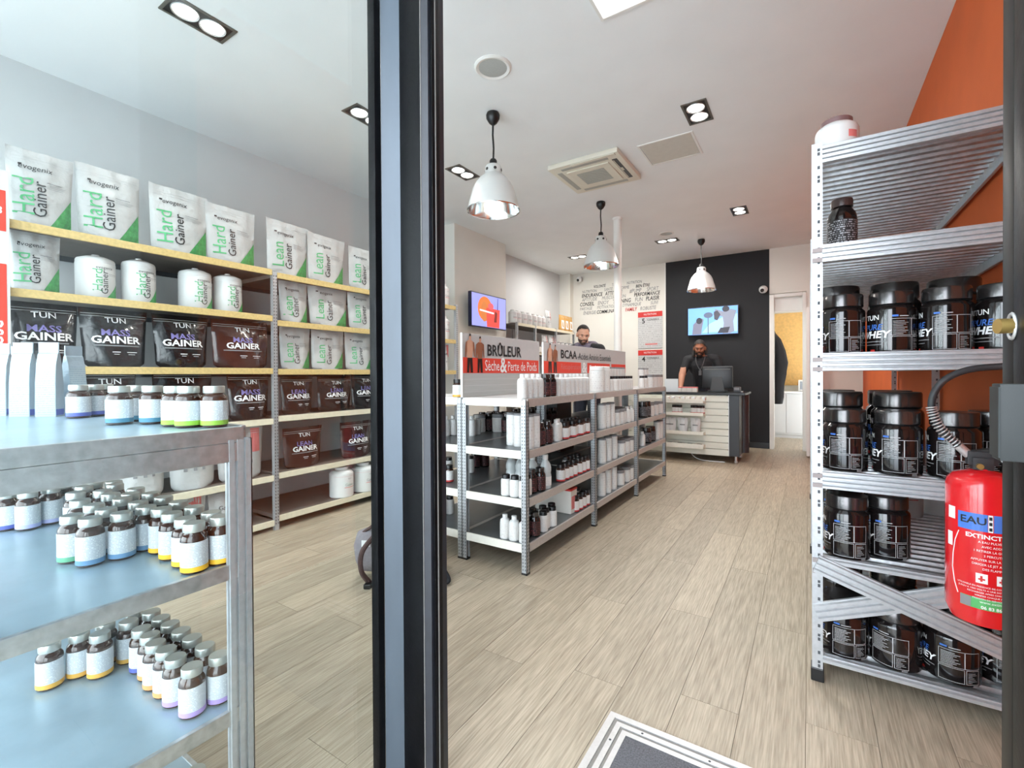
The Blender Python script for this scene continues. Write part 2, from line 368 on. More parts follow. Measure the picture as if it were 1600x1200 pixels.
for nm, (y0, y1, x0, x1, z0, z1), lb in (('window_1', (-.86, .815, WF-.004, WF+.004, .06, 2.62), 'large clear side window pane beside the entrance'),
                                     ('window_2', (-.905, -.897, XL, WF-.05, .06, 2.62), 'front shop window pane facing the street')):
    o = struct(nm, G().box(x0, x1, y0, y1, z0, z1).me(), glass_m, lb, 'window')
    if nm == 'window_1':
        obj('window_sill', G().bbox(WF-.03, WF+.03, -.86, .82, 0, .06).me(), blk_f, o)
        obj('window_frame', G().bbox(WF-.04, WF+.04, -.95, -.86, 0, 2.62).me(), blk_f, o)
    else:
        obj('window_sill', G().bbox(XL, WF-.04, -.94, -.87, 0, .06).me(), blk_f, o)
jb = empty('trim_3'); tag(jb, 'dark steel door jamb with lock case at the entrance', 'door jamb', kind='structure')
obj('jamb', G().bbox(.221, .234, .85, .89, 0, 2.62, .002).me(smooth=True), mat('jamb_grey', lin(16, 18, 18), .4, spec=.2, noise=.3, scale=14, stretch=(1, 1, .25)), jb)
obj('jamb_face', G().bbox(.2205, .31, .80, .849, 0, 2.62, .003).me(smooth=True), blk_f, jb)
lk = obj('lock_case', G().bbox(.193, .29, .785, .815, 1.043, 1.136, .002).me(smooth=True), steel_d, jb)
obj('lock_edge', G().box(.1915, .1935, .784, .816, 1.047, 1.132).me(), mat('lock_edge_dark', lin(40, 44, 44), .4, metal=.5), lk)
cyl = obj('lock_cylinder', G().tube([(.2035, .838, 1.209), (.2185, .842, 1.209)], .0095, 14).me(smooth=True), brass, jb)
obj('cylinder_ring', G().tube([(.2195, .848+.014*math.cos(a), 1.209+.016*math.sin(a)) for a in [2*PI*i/16 for i in range(17)]], .0022, 6).me(smooth=True), alu, cyl)
obj('screw', G().ball((.2205, .80, 1.705), .003, 8, 6).me(), alu, jb)

# back room seen through the door
struct('wall_backroom', G().box(-1.6, 1.4, 10.05, 10.15, 0, 2.7).box(-1.6, -1.5, YB+.1, 10.05, 0, 2.7).box(1.3, 1.4, YB+.1, 10.05, 0, 2.7).box(-1.6, 1.4, YB+.1, 10.15, 2.7, 2.8).me(), wall_b, 'pale walls of the small back room', 'wall')
dr = empty('door_1', (-.03, YB, 0)); tag(dr, 'white door frame opening into the back room', 'door', kind='structure')
obj('door_frame', G().bbox(-.475, -.415, -.05, .11, 0, 2.34, .006).bbox(-.05, .0, -.02, .11, 0, 2.34, .006).bbox(-.415, -.05, -.02, .11, 2.30, 2.35, .006).me(), white_p, dr)
obj('transom_panel', G().bbox(-.415, -.05, .05, .08, 2.09, 2.30, .003).me(), white_p, dr)
obj('door_leaf', G().bbox(.0, .04, -.62, -.02, .02, 2.05, .004).me(), white_p, dr)
tag(obj('notice_board', G().bbox(-.6, .05, 10.01, 10.04, .93, 2.27, .004).me(), board_y), 'yellow wood board on the back room wall', 'board')
cb = empty('back_cabinet', (-.3, 9.8, 0)); tag(cb, 'white low cabinet in the back room', 'cabinet')
obj('body', G().bbox(-.3, .45, -.2, .23, .06, .8, .005).me(), cab_w, cb); obj('worktop', G().bbox(-.32, .47, -.22, .23, .8, .83, .005).me(), white_p, cb)
obj('plinth', G().box(-.29, .44, -.17, .2, 0, .06).me(), cab_w, cb)
for k in range(3): obj('door', G().bbox(-.29+k*.25, -.05+k*.25, -.212, -.2, .09, .78, .004).me(), cab_w, cb)
mw = empty('microwave', (-.06, 9.8, .832)); tag(mw, 'small white microwave on the back room cabinet', 'microwave')
obj('body', G().bbox(-.1, .14, -.12, .14, .005, .2, .01).me(smooth=True), white_p, mw); obj('door_glass', G().bbox(-.075, .05, -.124, -.119, .03, .175, .002).me(), blk_g, mw); obj('feet', G().box(-.08, .12, -.1, .12, 0, .006).me(), blk_p, mw)
jk = G()
prof = [(.0, 1.86, .03), (.03, 1.78, .06), (.12, 1.68, .1), (.2, 1.5, .12), (.26, 1.3, .13), (.24, 1.12, .12), (.2, .95, .1), (.19, .75, .09), (.16, .64, .07)]
n = 14; vv = []; ff = []
for j, (w, z, d) in enumerate(prof):
    for i in range(n):
        a = 2*PI*i/n; k = 1+.12*math.sin(5*a+j*.7); vv.append((-.08+(.07+w*.75)*math.cos(a)*k*.6+w*.3, d*math.sin(a)*k*.8, z))
for j in range(len(prof)-1):
    for i in range(n): ff.append((j*n+i, (j+1)*n+i, (j+1)*n+(i+1) % n, j*n+(i+1) % n))
ff += [tuple(range(n)), tuple(range((len(prof)-1)*n+n-1, (len(prof)-1)*n-1, -1))]
tag(obj('hanging_jacket', mesh('jacket', vv, ff, True, 80), cloth_k, loc=(-.44, 8.6, .02)), 'black jacket hanging in the back room doorway', 'jacket')

# column
tag(obj('column_pipe', G().lathe([(.047, 0), (.047, CEIL)], 24, closed=False).lathe([(.058, 0), (.058, .02), (.047, .03)], 24, closed=False).lathe([(.047, CEIL-.03), (.058, CEIL-.02), (.058, CEIL)], 24, closed=False).me(smooth=True), white_p, loc=(-1.96, 5.46, 0)), 'slim white column rising behind the gondola signs', 'column', kind='structure')

# ------------------------------------------------------------------ ceiling fittings
def down_light(x, y, along='y', label='', k=1.0, spread=2.2):
    t = empty('recessed_spot', (x, y, CEIL), 0 if along == 'y' else PI/2); tag(t, label, 'light', 'twin recessed ceiling spots')
    w, l = .085, .155
    obj('frame', G().box(-w, -w+.014, -l, l, -.006, .0).box(w-.014, w, -l, l, -.006, 0).box(-w+.014, w-.014, -l, -l+.014, -.006, 0).box(-w+.014, w-.014, l-.014, l, -.006, 0).me(), mat('spot_frame_grey', lin(116, 112, 104), .4, metal=.5), t)
    obj('tray', G().box(-w+.014, w-.014, -l+.014, l-.014, -.0015, -.0005).me(), mat('spot_tray', lin(60, 58, 56), .3, metal=.6), t)
    for s in (-1, 1):
        obj('lamp_ring', G().lathe([(.053, -.002), (.062, -.008), (.064, -.002)], 24, cy=s*.066, closed=False).me(smooth=True), alu, t)
        obj('lamp_disc', G().lathe([(.0, -.006), (.03, -.0055), (.054, -.003)], 24, cy=s*.066, closed=False).me(smooth=True), lamp_e, t)
    ld = D.lights.new('spot_beam', 'AREA'); ld.shape = 'RECTANGLE'; ld.size = .1; ld.size_y = .22; ld.energy = SPOT_W*k; ld.color = (1, .97, .93); ld.spread = spread
    lo = D.objects.new('spot_beam', ld); C.objects.link(lo); lo.location = (0, 0, -.02); lo.parent = t
down_light(-2.73, 1.2, 'y', 'twin spot above the side window, nearest the street', .45)
down_light(-2.73, 2.31, 'y', 'twin spot half hidden by the black door post', .5)
down_light(-2.73, 3.43, 'y', 'twin spot left of the first pendant lamp', .6)
down_light(-.68, 3.58, 'y', 'twin spot beside the ceiling access hatch')
down_light(-.68, 6.0, 'y', 'twin spot above the counter aisle, near the black wall', 1.2, 3.0)
down_light(-1.7, 6.77, 'x', 'twin spot between column and third pendant', 1.3, 3.05)
down_light(-3.13, 6.9, 'x', 'twin spot above the back wall shelving', 1.4, 3.05)
def speaker(x, y, r, lb):
    t = empty('ceiling_speaker', (x, y, CEIL)); tag(t, lb, 'speaker', 'round ceiling speakers')
    obj('ring', G().lathe([(r*.76, -.006), (r*.9, -.012), (r, -.004), (r, 0)], 32, closed=False).me(smooth=True), white_p, t)
    obj('grille', G().lathe([(0, -.009), (r*.5, -.008), (r*.77, -.005)], 32, closed=False).me(smooth=True), grille, t)
speaker(-1.641, 2.366, .115, 'round white ceiling speaker in front of the first pendant')
speaker(-1.62, 6.42, .1, 'round white ceiling speaker near the back wall')
ac = empty('ceiling_cassette', (-1.672, 4.073, CEIL)); tag(ac, 'square cream ceiling air conditioner cassette', 'air conditioner')
obj('casing', G().bbox(-.33, .33, -.33, .33, -.045, 0, .012).me(smooth=True), ac_m, ac)
obj('intake_panel', G().bbox(-.2, .2, -.2, .2, -.056, -.044, .006).me(), ac_m, ac)
for k in range(12): obj('grille_slat', G().box(-.13, .13, -.13+k*.022, -.13+k*.022+.011, -.06, -.054).me(), ac_d, ac)
for sx, sy in ((0, 1), (0, -1), (1, 0), (-1, 0)):
    g = G().box(sx*.262-(.22 if sx == 0 else .022), sx*.262+(.22 if sx == 0 else .022), sy*.262-(.22 if sy == 0 else .022), sy*.262+(.22 if sy == 0 else .022), -.047, -.043)
    obj('outlet', g.me(), blk_p if sx == 1 else ac_d, ac)
    if sx == 1: obj('vane', G().box(.255, .27, -.03, .03, -.05, -.046).box(.246, .252, -.2, .2, -.05, -.046).me(), ac_m, ac)
obj('flap', G().bbox(-.1, .3, -.325, -.29, -.052, -.045, .002).me(), ac_m, ac)
ht = empty('access_hatch', (-.985, 4.045, CEIL)); tag(ht, 'flat beige access hatch in the ceiling', 'hatch')
obj('frame', G().box(-.22, .22, -.215, -.2, -.006, 0).box(-.22, .22, .2, .215, -.006, 0).box(-.22, -.205, -.2, .2, -.006, 0).box(.205, .22, -.2, .2, -.006, 0).me(), white_p, ht)
obj('panel', G().box(-.2, .2, -.195, .195, -.004, -.001).me(), hatch_m, ht)
lp = empty('light_panel', (-.633, 2.07, CEIL)); tag(lp, 'square white light panel at the top of the picture', 'light')
obj('frame', G().box(-.3, .3, -.3, -.285, -.012, 0).box(-.3, .3, .285, .3, -.012, 0).box(-.3, -.285, -.285, .285, -.012, 0).box(.285, .3, -.285, .285, -.012, 0).me(), white_p, lp)
obj('diffuser', G().box(-.285, .285, -.285, .285, -.01, -.004).me(), panel_e, lp)

def pendant(x, y, lb, zr=2.345):
    t = empty('pendant_lamp', (x, y, 0)); tag(t, lb, 'lamp', 'bell shaped metal pendants')
    obj('ceiling_rose', G().lathe([(.012, CEIL-.085), (.03, CEIL-.07), (.048, CEIL-.04), (.05, CEIL-.015), (.044, CEIL)], 24).me(smooth=True), blk_p, t)
    obj('cord', G().tube([(0, 0, zr+.36), (.004, 0, zr+.45), (-.003, 0, zr+.55), (0, 0, CEIL-.08)], .007, 8).me(smooth=True), cord_m, t)
    obj('cord_grip', G().lathe([(.027, zr+.325), (.027, zr+.36), (.02, zr+.372), (.008, zr+.376)], 18).me(smooth=True), blk_p, t)
    prof = [(.19, 0), (.186, .012), (.176, .06), (.165, .095), (.163, .1), (.15, .15), (.128, .195), (.098, .232), (.066, .258), (.062, .262), (.06, .31), (.05, .326), (.02, .33)]
    sh = obj('shade', G().lathe([(r, z+zr) for r, z in prof], 40, closed=False).me(smooth=True, angle=60), brushed, t)
    obj('inner_reflector', G().lathe([(r-.003, z+zr) for r, z in prof[:-3]]+[(.0, zr+.262)], 40, closed=False).me(smooth=True, angle=60), chrome, sh)
    obj('rim', G().lathe([(.187, zr+.002), (.193, zr-.003), (.194, zr+.004), (.19, zr+.008)], 40, closed=False).me(smooth=True), chrome, sh)
    for k in range(6):
        a = k*PI/3+.3
        obj('vent_hole', G().tube([(.058*math.cos(a), .058*math.sin(a), zr+.288), (.0625*math.cos(a), .0625*math.sin(a), zr+.288)], .011, 12).me(), blk_p, sh)
    obj('bulb', G().ball((0, 0, zr+.13), (.045, .045, .06), 16, 10).me(smooth=True), bulb_e, t)
    ld = D.lights.new('bulb_light', 'POINT'); ld.energy = PEND_W; ld.shadow_soft_size = .05; ld.color = (1, .94, .86)
    lo = D.objects.new('bulb_light', ld); C.objects.link(lo); lo.location = (0, 0, zr+.05); lo.parent = t
pendant(-1.93, 2.78, 'polished bell pendant beside the black door post, largest in view')
pendant(-1.93, 4.85, 'polished bell pendant in front of the white column')
pendant(-1.28, 6.98, 'polished bell pendant against the black wall', 2.33)
def dome(loc, lb, s=1.0):
    t = empty('security_camera', loc); tag(t, lb, 'camera', 'small dome cameras')
    obj('housing', G().ball((0, 0, 0), (.06*s, .05*s, .06*s), 16, 10).me(smooth=True), wht_pl, t)
    obj('lens', G().ball((-.01, -.042*s, -.018), .028*s, 12, 8).me(smooth=True), blk_g, t)
    obj('mount', G().box(-.03, .03, 0, .07, -.03, .05).me(), wht_pl, t)
dome((-.585, YB-.07, 2.43), 'white dome camera on the black wall edge')
dome((-3.62, YB-.08, 2.93), 'small dark dome camera in the back ceiling corner', .9)

# ------------------------------------------------------------------ shelving
def slots(x, y, z0, z1, nx, ny, dz=.025, w=.006, h=.012, off=.0):
    """row of dark punched slots on one post face; (nx, ny) is the face normal"""
    g = G(); z = z0
    tx, ty = -ny, nx
    while z < z1:
        c = Vector((x+nx*.0006+tx*off, y+ny*.0006+ty*off, z))
        g.add([c+Vector((tx*a*w/2, ty*a*w/2, b*h/2)) for a, b in ((-1, -1), (1, -1), (1, 1), (-1, 1))], [(0, 1, 2, 3)]); z += dz
    return g
def stuff(o): o['kind'] = 'stuff'; return o

# --- left wall shelving: three bays with chipboard edged boards
SX, SXB = -3.36, -3.97
bays = [(.60, 1.952, [1.945, 1.602, 1.21, .835, .41, .075]), (1.99, 3.02, [1.93, 1.572, 1.205, .85, .42, .10]), (3.05, 4.08, [1.93, 1.55, 1.205, .85, .42, .10])]
nm = ['with the white and green pouches behind the side window', 'beside the black door post with small white pouches', 'partly hidden behind the door post, tubs on its shelves']
for bi, (y0, y1, zs) in enumerate(bays):
    u = empty('shelving_unit', (SX, y0, 0)); tag(u, 'tall wall shelving bay '+nm[bi], 'shelving', 'wall shelving bays')
    for k, z in enumerate(zs):
        sh = obj('shelf', G().box(SXB-SX, -.018, 0, y1-y0, z-.03, z).me(), deck_b, u)
        obj('shelf_edge', G().bbox(-.018, 0, 0, y1-y0, z-.042, z+.001, .002).me(), edge_y if k < 3 else edge_c, sh)
        obj('rear_lip', G().box(SXB-SX, SXB-SX+.02, 0, y1-y0, z-.06, z-.03).me(), slot_m, sh)
    for py in ([-.034, y1-y0+.002] if bi != 1 else []):
        top = 1.95 if bi else 1.93
        p = obj('post', G().box(-.03, .004, py, py+.032, 0, top).me(), galv_b, u)
        g = slots(.004, py+.016, .05, top-.02, 1, 0, .024, .006, .013, .009); g2 = slots(.004, py+.016, .05, top-.02, 1, 0, .024, .006, .013, -.009); g.add(g2.v, g2.f)
        stuff(obj('slots', g.me(), slot_m, p))
        obj('rear_post', G().box(SXB-SX-.02, SXB-SX, py, py+.03, 0, top).me(), galv_b, u)
# red and white upright sign at the near end of the shelving
sg = empty('upright_sign', (-3.335, .60, 1.15)); tag(sg, 'red and white upright shelf sign at the left picture edge', 'sign')
obj('board', G().bbox(-.008, .008, -.14, .0, .0, 1.02, .002).me(), wht_pl, sg)
obj('red_field', G().box(.008, .0095, -.14, -.012, .0, .56).box(.008, .0095, -.14, -.012, .72, .92).me(), red_s, sg)
v, f = text_mesh(lambda x, y: (.0105, -.052-y, .222+x), 'ose', .085, bold=.01)
obj('lettering', mesh('t', v, f), ink_w, sg)
v, f = text_mesh(lambda x, y: (.0105, -.052-y, .82+x), 'a', .085, bold=.01)
obj('lettering', mesh('t', v, f), ink_w, sg)

# --- gondola in the middle: two racks back to back, three bays each
GX, GM, GL = -1.36, -1.83, -2.29
GY = [2.27, 3.285, 4.31, 5.345]
GZ = [1.01, .71, .43, .17]
side = {'r': (GX, GM, 'facing the aisle'), 'l': (GM, GL, 'turned to the wall shelving')}
bn = ['first bay from the entrance', 'middle bay', 'last bay before the counter']
for s, (xa, xb, where) in side.items():
    for bi in range(3):
        y0, y1 = GY[bi], GY[bi+1]
        u = empty('gondola_rack', ((xa+xb)/2, y0, 0)); tag(u, f'low grey steel gondola rack {where}, {bn[bi]}', 'rack', 'centre gondola racks')
        hw = (xa-xb)/2
        for z in GZ:
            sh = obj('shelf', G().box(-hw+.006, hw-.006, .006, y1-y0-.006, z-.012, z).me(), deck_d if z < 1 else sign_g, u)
            for sx in (1, -1):
                obj('shelf_beam', G().bbox(sx*hw-(.014 if sx > 0 else 0), sx*hw+(0 if sx > 0 else .014), .02, y1-y0-.02, z-.045, z+.002, .002).me(), beam_p, sh)
            obj('end_beam', G().bbox(-hw+.03, hw-.03, 0, .014, z-.045, z+.002, .002).me(), edge_w, sh)
            if bi == 2: obj('end_beam', G().bbox(-hw+.03, hw-.03, y1-y0-.014, y1-y0, z-.045, z+.002, .002).me(), edge_w, sh)
        for py in ([0] if bi < 2 else [0, y1-y0-.03]):
            for sx in (1, -1):
                x0 = hw-.034 if sx > 0 else -hw
                p = obj('post', G().box(x0, x0+.034, py, py+.003, 0, 1.0).box(x0+(.031 if sx > 0 else 0), x0+(.034 if sx > 0 else .003), py, py+.034, 0, 1.0).box(x0, x0+.034, py+.028, py+.034, 0, 1.0).me(), galv_b, u)
                g = G()
                for o in (-.008, .008):
                    a = slots(x0+.017, py, .03, .99, 0, -1, .02, .005, .010, o); g.add(a.v, a.f)
                if sx > 0:
                    for o in (-.008, .008):
                        a = slots(x0+.034, py+.017, .03, .99, 1, 0, .02, .005, .010, o); g.add(a.v, a.f)
                stuff(obj('slots', g.me(), slot_m, p))
                obj('foot', G().bbox(x0-.002, x0+.036, py-.002, py+.036, 0, .012, .002).me(), blk_p, p)

# --- signs standing on the gondola
def athlete(parent, y0, y1, x, z0, z1, lean):
    """flat printed figure: torso, head, arms, trousers on the sign face"""
    def P(pts, m, nm, dx):
        v = [(x+dx, y0+(y1-y0)*a, z0+(z1-z0)*b) for a, b in pts]
        obj(nm, mesh('p', v+[(p[0]-.0008, p[1], p[2]) for p in v], [tuple(range(len(v)))]), m, parent)
    P([(.25, .0), (.42, .0), (.5, .3), (.58, .0), (.8, .0), (.74, .38), (.28, .38)], blk_p, 'printed_trousers', .0012)
    P([(.28, .36), (.74, .36), (.8, .6), (.92, .78), (.7, .82), (.58, .84), (.44, .84), (.3, .82), (.12, .76), (.2, .58)], skin_d if lean else skin_l, 'printed_torso', .0010)
    P([(.12, .76), (.26, .8), (.22, .55), (.14, .38), (.04, .4), (.06, .58)], skin_d, 'printed_arm', .0014)
    P([(.92, .78), (.78, .8), (.82, .58), (.9, .4), (.98, .42), (.96, .6)], skin_d, 'printed_arm', .0014)
    P([(.44, .82), (.42, .9), (.45, .97), (.52, .99), (.59, .97), (.62, .9), (.59, .82)], skin_l, 'printed_head', .0016)
    P([(.42, .92), (.45, .98), (.52, 1.0), (.6, .98), (.62, .92), (.55, .945)], hair_m, 'printed_hair', .0018)
def gsign(y0, y1, label):
    t = empty('gondola_sign', (GM, y0, 1.012)); tag(t, label, 'sign', 'signs on the gondola')
    L = y1-y0
    obj('board', G().bbox(-.006, .006, 0, L, .145, .405, .002).me(), sign_g, t)
    obj('back_board', G().bbox(-.0065, .005, 0, L, 0, .145, .002).me(), sign_b, t)
    for k in range(3): obj('groove', G().box(.005, .0062, .01, L-.01, .03+k*.04, .034+k*.04).me(), sign_g, t)
    obj('edge_strip', G().box(-.007, .008, -.006, 0, 0, .405).me(), wht_pl, t)
    return t, L
def on_sign(t, body, y0, y1, z0, z1, m, nm='lettering', **k):
    v, f = text_flat(body, .1, **k); xa, xb = min(p[0] for p in v), max(p[0] for p in v); za, zb = min(p[1] for p in v), max(p[1] for p in v)
    obj(nm, mesh('t', [(.0092, y0+(x-xa)/(xb-xa)*(y1-y0), z0+(y-za)/(zb-za)*(z1-z0)) for x, y in v], f), m, t)
t, L = gsign(2.278, 3.262, 'grey and red burner sign with two athletes, nearer gondola sign')
obj('red_band', G().box(.006, .0075, 0, L-.02, .152, .252).me(), red_s, t)
athlete(t, .015, .125, .0085, .155, .405, 0); athlete(t, .125, .23, .0085, .155, .395, 1)
on_sign(t, 'BRÛLEUR', .263, .70, .268, .366, ink_k, bold=.022)
on_sign(t, 'Sèche', .235, .405, .168, .24, ink_w); on_sign(t, '&', .414, .502, .155, .262, ink_w, bold=.02); on_sign(t, 'Perte de Poids', .515, .93, .168, .236, ink_w)
t, L = gsign(3.33, 5.34, 'grey and red amino acid sign, farther gondola sign')
obj('red_band', G().box(.006, .0075, 0, .735, .152, .252).box(.006, .0075, .885, 1.49, .152, .252).box(.006, .0075, 1.54, L-.01, .152, .252).me(), red_s, t)
athlete(t, .05, .16, .0085, .155, .405, 0); athlete(t, .15, .25, .0085, .155, .395, 1)
on_sign(t, 'BCAA', .31, .64, .282, .358, ink_k, bold=.022); on_sign(t, '-Acides Aminés Essentiels', .655, 1.515, .28, .345, ink_k)
on_sign(t, 'Récupération', .31, .72, .17, .235, ink_p); on_sign(t, '&', .755, .87, .155, .255, ink_w, bold=.02); on_sign(t, 'Endurance', .93, 1.4, .175, .23, ink_w); on_sign(t, 'ACIDES AMINÉS', 1.6, 1.95, .185, .215, ink_w)

# --- steel rack along the orange wall
RX0, RX1, RY = .012, .618, [2.065, 3.51, 5.06]
RZ = [1.988, 1.624, 1.224, .79, .47, .10]
rr = empty('steel_rack', (RX0, RY[0], 0)); tag(rr, 'tall galvanised rack with corrugated shelves against the orange wall', 'rack')
def ribs(z0, z1, d, n):
    """ribbed beam profile: (depth, z) points"""
    p = [(0, z0)]; h = (z1-z0)/n
    for k in range(n):
        a = z0+k*h; p += [(-d, a+h*.1), (-d, a+h*.6), (-.001, a+h*.78), (-.001, a+h*.94)]
    return p+[(0, z1), (.012, z1), (.012, z0)]
for k, z in enumerate(RZ):
    for bi in range(2):
        y0, y1 = RY[bi]-RY[0], RY[bi+1]-RY[0]
        v = []; f = []; n = int((y1-y0-.02)/.03); st = (y1-y0-.02)/n; i = 0; pr = []
        for j in range(n):
            a = y0+.01+j*st; up = 0 if j % 2 else -.02
            pr += [(a+.002, z-.008+up), (a+st-.004, z-.008+up)]
        for (y, zz) in pr: v += [(.02, y, zz), (RX1-RX0-.02, y, zz)]
        for j in range(len(pr)-1): f.append((2*j, 2*j+2, 2*j+3, 2*j+1))
        sh = obj('shelf_deck', mesh('deck', v, f), galv, rr)
        for xx in (0, RX1-RX0-.018):
            obj('side_beam', G().bbox(xx+.002, xx+.016, y0+.02, y1-.02, z-.06, z, .003).me(), galv_b, sh)
    for yy in ((0,) if k != 5 else (0,)):
        prf = ribs(z-(.066 if k not in (4, 5) else .022), z+.001, .009, 4 if k not in (4, 5) else 1)
        g = G(); n = len(prf)
        if k == 4: pass
        g.prism([(yy+d, zz) for d, zz in prf], .03, RX1-RX0-.03, 'x'); obj('end_beam', g.me(), galv_b, rr)
for yy in (0, RY[1]-RY[0], RY[2]-RY[0]-.03):
    for xx in (-.003, RX1-RX0-.03):
        p = obj('post', G().box(xx, xx+.034, yy-.002, yy+.002, .02, 2.0).box(xx if xx < .1 else xx+.031, xx+.003 if xx < .1 else xx+.034, yy, yy+.045, .02, 2.0).me(), galv_b, rr)
        a = slots(xx+.022, yy-.002, .06, 1.98, 0, -1, .05, .008, .012); c = slots(xx+.022, yy-.002, .075, 1.98, 0, -1, .1, .008, .010); a.add(c.v, c.f)
        stuff(obj('slots', a.me(), slot_m, p))
        obj('foot', G().bbox(xx-.004, xx+.038, yy-.005, yy+.05, 0, .05, .004).me(), blk_p, p)
def brace(z0, z1, yy, x1=.588):
    a = math.atan2(z1-z0, x1); L = math.hypot(z1-z0, x1); prf = ribs(-.033, .033, .008, 3)
    g = G().prism([(d, zz) for d, zz in prf], 0, L, 'x'); ca, sa = math.cos(a), math.sin(a)
    g.map(lambda x, y, z: (.01+x*ca-z*sa, yy+y, z0+x*sa+z*ca)); obj('cross_brace', g.me(), galv_b, rr)
brace(.445, .245, -.016); brace(.257, .50, -.004)
# punched clip plates where beams meet the post
for z in (1.604, 1.568, 1.2, 1.165, .77, .735, .455, .415):
    obj('clip', G().box(-.001, .03, -.009, -.003, z-.008, z+.008).me(), mat('clip_dark', lin(150, 140, 138), .6, metal=.4), rr)

# --- low rack behind the side window
FX0, FX1, FY0, FY1 = -2.42, -1.15, .10, .615
FZ = [1.03, .706, .36, .06]
wr = empty('window_rack', (FX1, FY1, 0)); tag(wr, 'low galvanised display rack behind the side window glass', 'rack')
for k, z in enumerate(FZ):
    sh = obj('shelf', G().box(FX0-FX1+.01, -.012, FY0-FY1+.012, -.012, z-.01, z-.003).me(), galv_s, wr)
    obj('end_lip', G().bbox(-.013, -.001, FY0-FY1+.02, -.02, z-.036, z, .002).me(), galv, sh)
    obj('front_lip', G().bbox(FX0-FX1+.02, -.03, -.013, 0, z-.036, z, .002).me(), galv, sh)
    obj('back_lip', G().bbox(FX0-FX1+.02, -.03, FY0-FY1, FY0-FY1+.013, z-.036, z, .002).me(), galv, sh)
obj('top_rail', G().bbox(-.012, .001, FY0-FY1+.03, -.03, .948, .9935, .002).me(), galv, wr)
for px, py in ((-.05, -.06), (-.05, FY0-FY1), (FX0-FX1, -.06), (FX0-FX1, FY0-FY1)):
    g = G().box(px, px+.05, py, py+.06, .01, 1.0)
    g = G()
    for q in range(3): g.box(px+.044, px+.052, py+.004+q*.019, py+.016+q*.019, .01, 1.0)
    g.box(px+.04, px+.046, py, py+.06, .01, 1.0); g.box(px, px+.046, py+.054, py+.06, .01, 1.0)
    p = obj('post', g.me(), galv_b, wr)
    obj('foot', G().bbox(px-.002, px+.054, py-.002, py+.062, 0, .02, .003).me(), blk_p, p)

# ------------------------------------------------------------------ products
ORD = 'first second third fourth fifth sixth seventh eighth ninth tenth eleventh twelfth thirteenth fourteenth fifteenth sixteenth seventeenth eighteenth nineteenth twentieth twenty-first twenty-second twenty-third twenty-fourth twenty-fifth twenty-sixth twenty-seventh twenty-eighth twenty-ninth thirtieth thirty-first thirty-second thirty-third thirty-fourth thirty-fifth thirty-sixth thirty-seventh thirty-eighth thirty-ninth fortieth'.split()
REG = {}
def register(o, look, shelf, ref, key, cat, group):
    o['category'] = cat; o['group'] = group
    REG.setdefault((look, shelf, ref), []).append((key, o))
def finish_labels():
    for (look, shelf, ref), L in REG.items():
        L.sort(key=lambda q: q[0])
        for i, (k, o) in enumerate(L):
            o['label'] = f'{look} {shelf}' if len(L) == 1 else f'{look}, {ORD[i]} from {ref}, {shelf}'

def ring(r, z0, z1, seg=24, rows=1):
    v = []; f = []; uv = []
    for j, z in enumerate((z0, z1)):
        for i in range(seg+1):
            a = 2*PI*i/seg; v.append((r*math.cos(a), r*math.sin(a), z)); uv.append((i/seg, j))
    for i in range(seg): f.append((i, i+1, seg+2+i, seg+1+i))
    return mesh('label', v, f, True, 60, uv)
def wrap(r, fnlist, a0=-PI/2):
    """flat (x, y, faces) wrapped on a cylinder of radius r, centred at angle a0"""
    V = []; F_ = []
    for v, f in fnlist:
        o = len(V); V += [(r*math.cos(a0+x/r), r*math.sin(a0+x/r), z) for x, z in v]; F_ += [tuple(i+o for i in q) for q in f]
    return mesh('print', V, F_)
def rects(rs, nx=4):
    v = []; f = []
    for x0, x1, z0, z1 in rs:
        for i in range(nx):
            a, c = x0+(x1-x0)*i/nx, x0+(x1-x0)*(i+1)/nx; o = len(v)
            v += [(a, z0), (c, z0), (c, z1), (a, z1)]; f.append((o, o+1, o+2, o+3))
    return v, f
SPEC = {}
def spec(key, fn):
    if key not in SPEC: SPEC[key] = fn()
    return SPEC[key]
def place(name, parts, loc, rz=0.0, sc=1.0):
    """first part is the thing's own mesh; the others are its parts (name, mesh, material, optional sub list)"""
    r = obj(name, parts[0][1], parts[0][2], None, loc, rz)
    if sc != 1.0: r.scale = (sc, sc, sc) if isinstance(sc, (int, float)) else sc
    for p in parts[1:]:
        c = obj(p[0], p[1], p[2], r)
    return r
def pill(band, h=.112, r=.027, capm=None, body=None, lab=None):
    def mk():
        s = h/.125
        b_ = G().lathe([(r*.86, 0), (r*.97, .002), (r, .006), (r, .083*s), (r*.97, .09*s), (r*.86, .097*s), (r*.72, .101*s), (r*.7, .106*s)], 20).me(smooth=True)
        c = G().lathe([(r*.8, .104*s), (r*.82, .106*s), (r*.82, h-.003), (r*.78, h), (0, h)], 20).me(smooth=True)
        return [('body', b_, body or amber), ('cap', c, capm or cap_s), ('label', ring(r+.0005, .016, .081*s, 20), lab or lab_w), ('band', ring(r+.0007, .006, .017, 20), BAND[band])]
    return spec(('pill', band, h, r, capm and capm.name, body and body.name), mk)
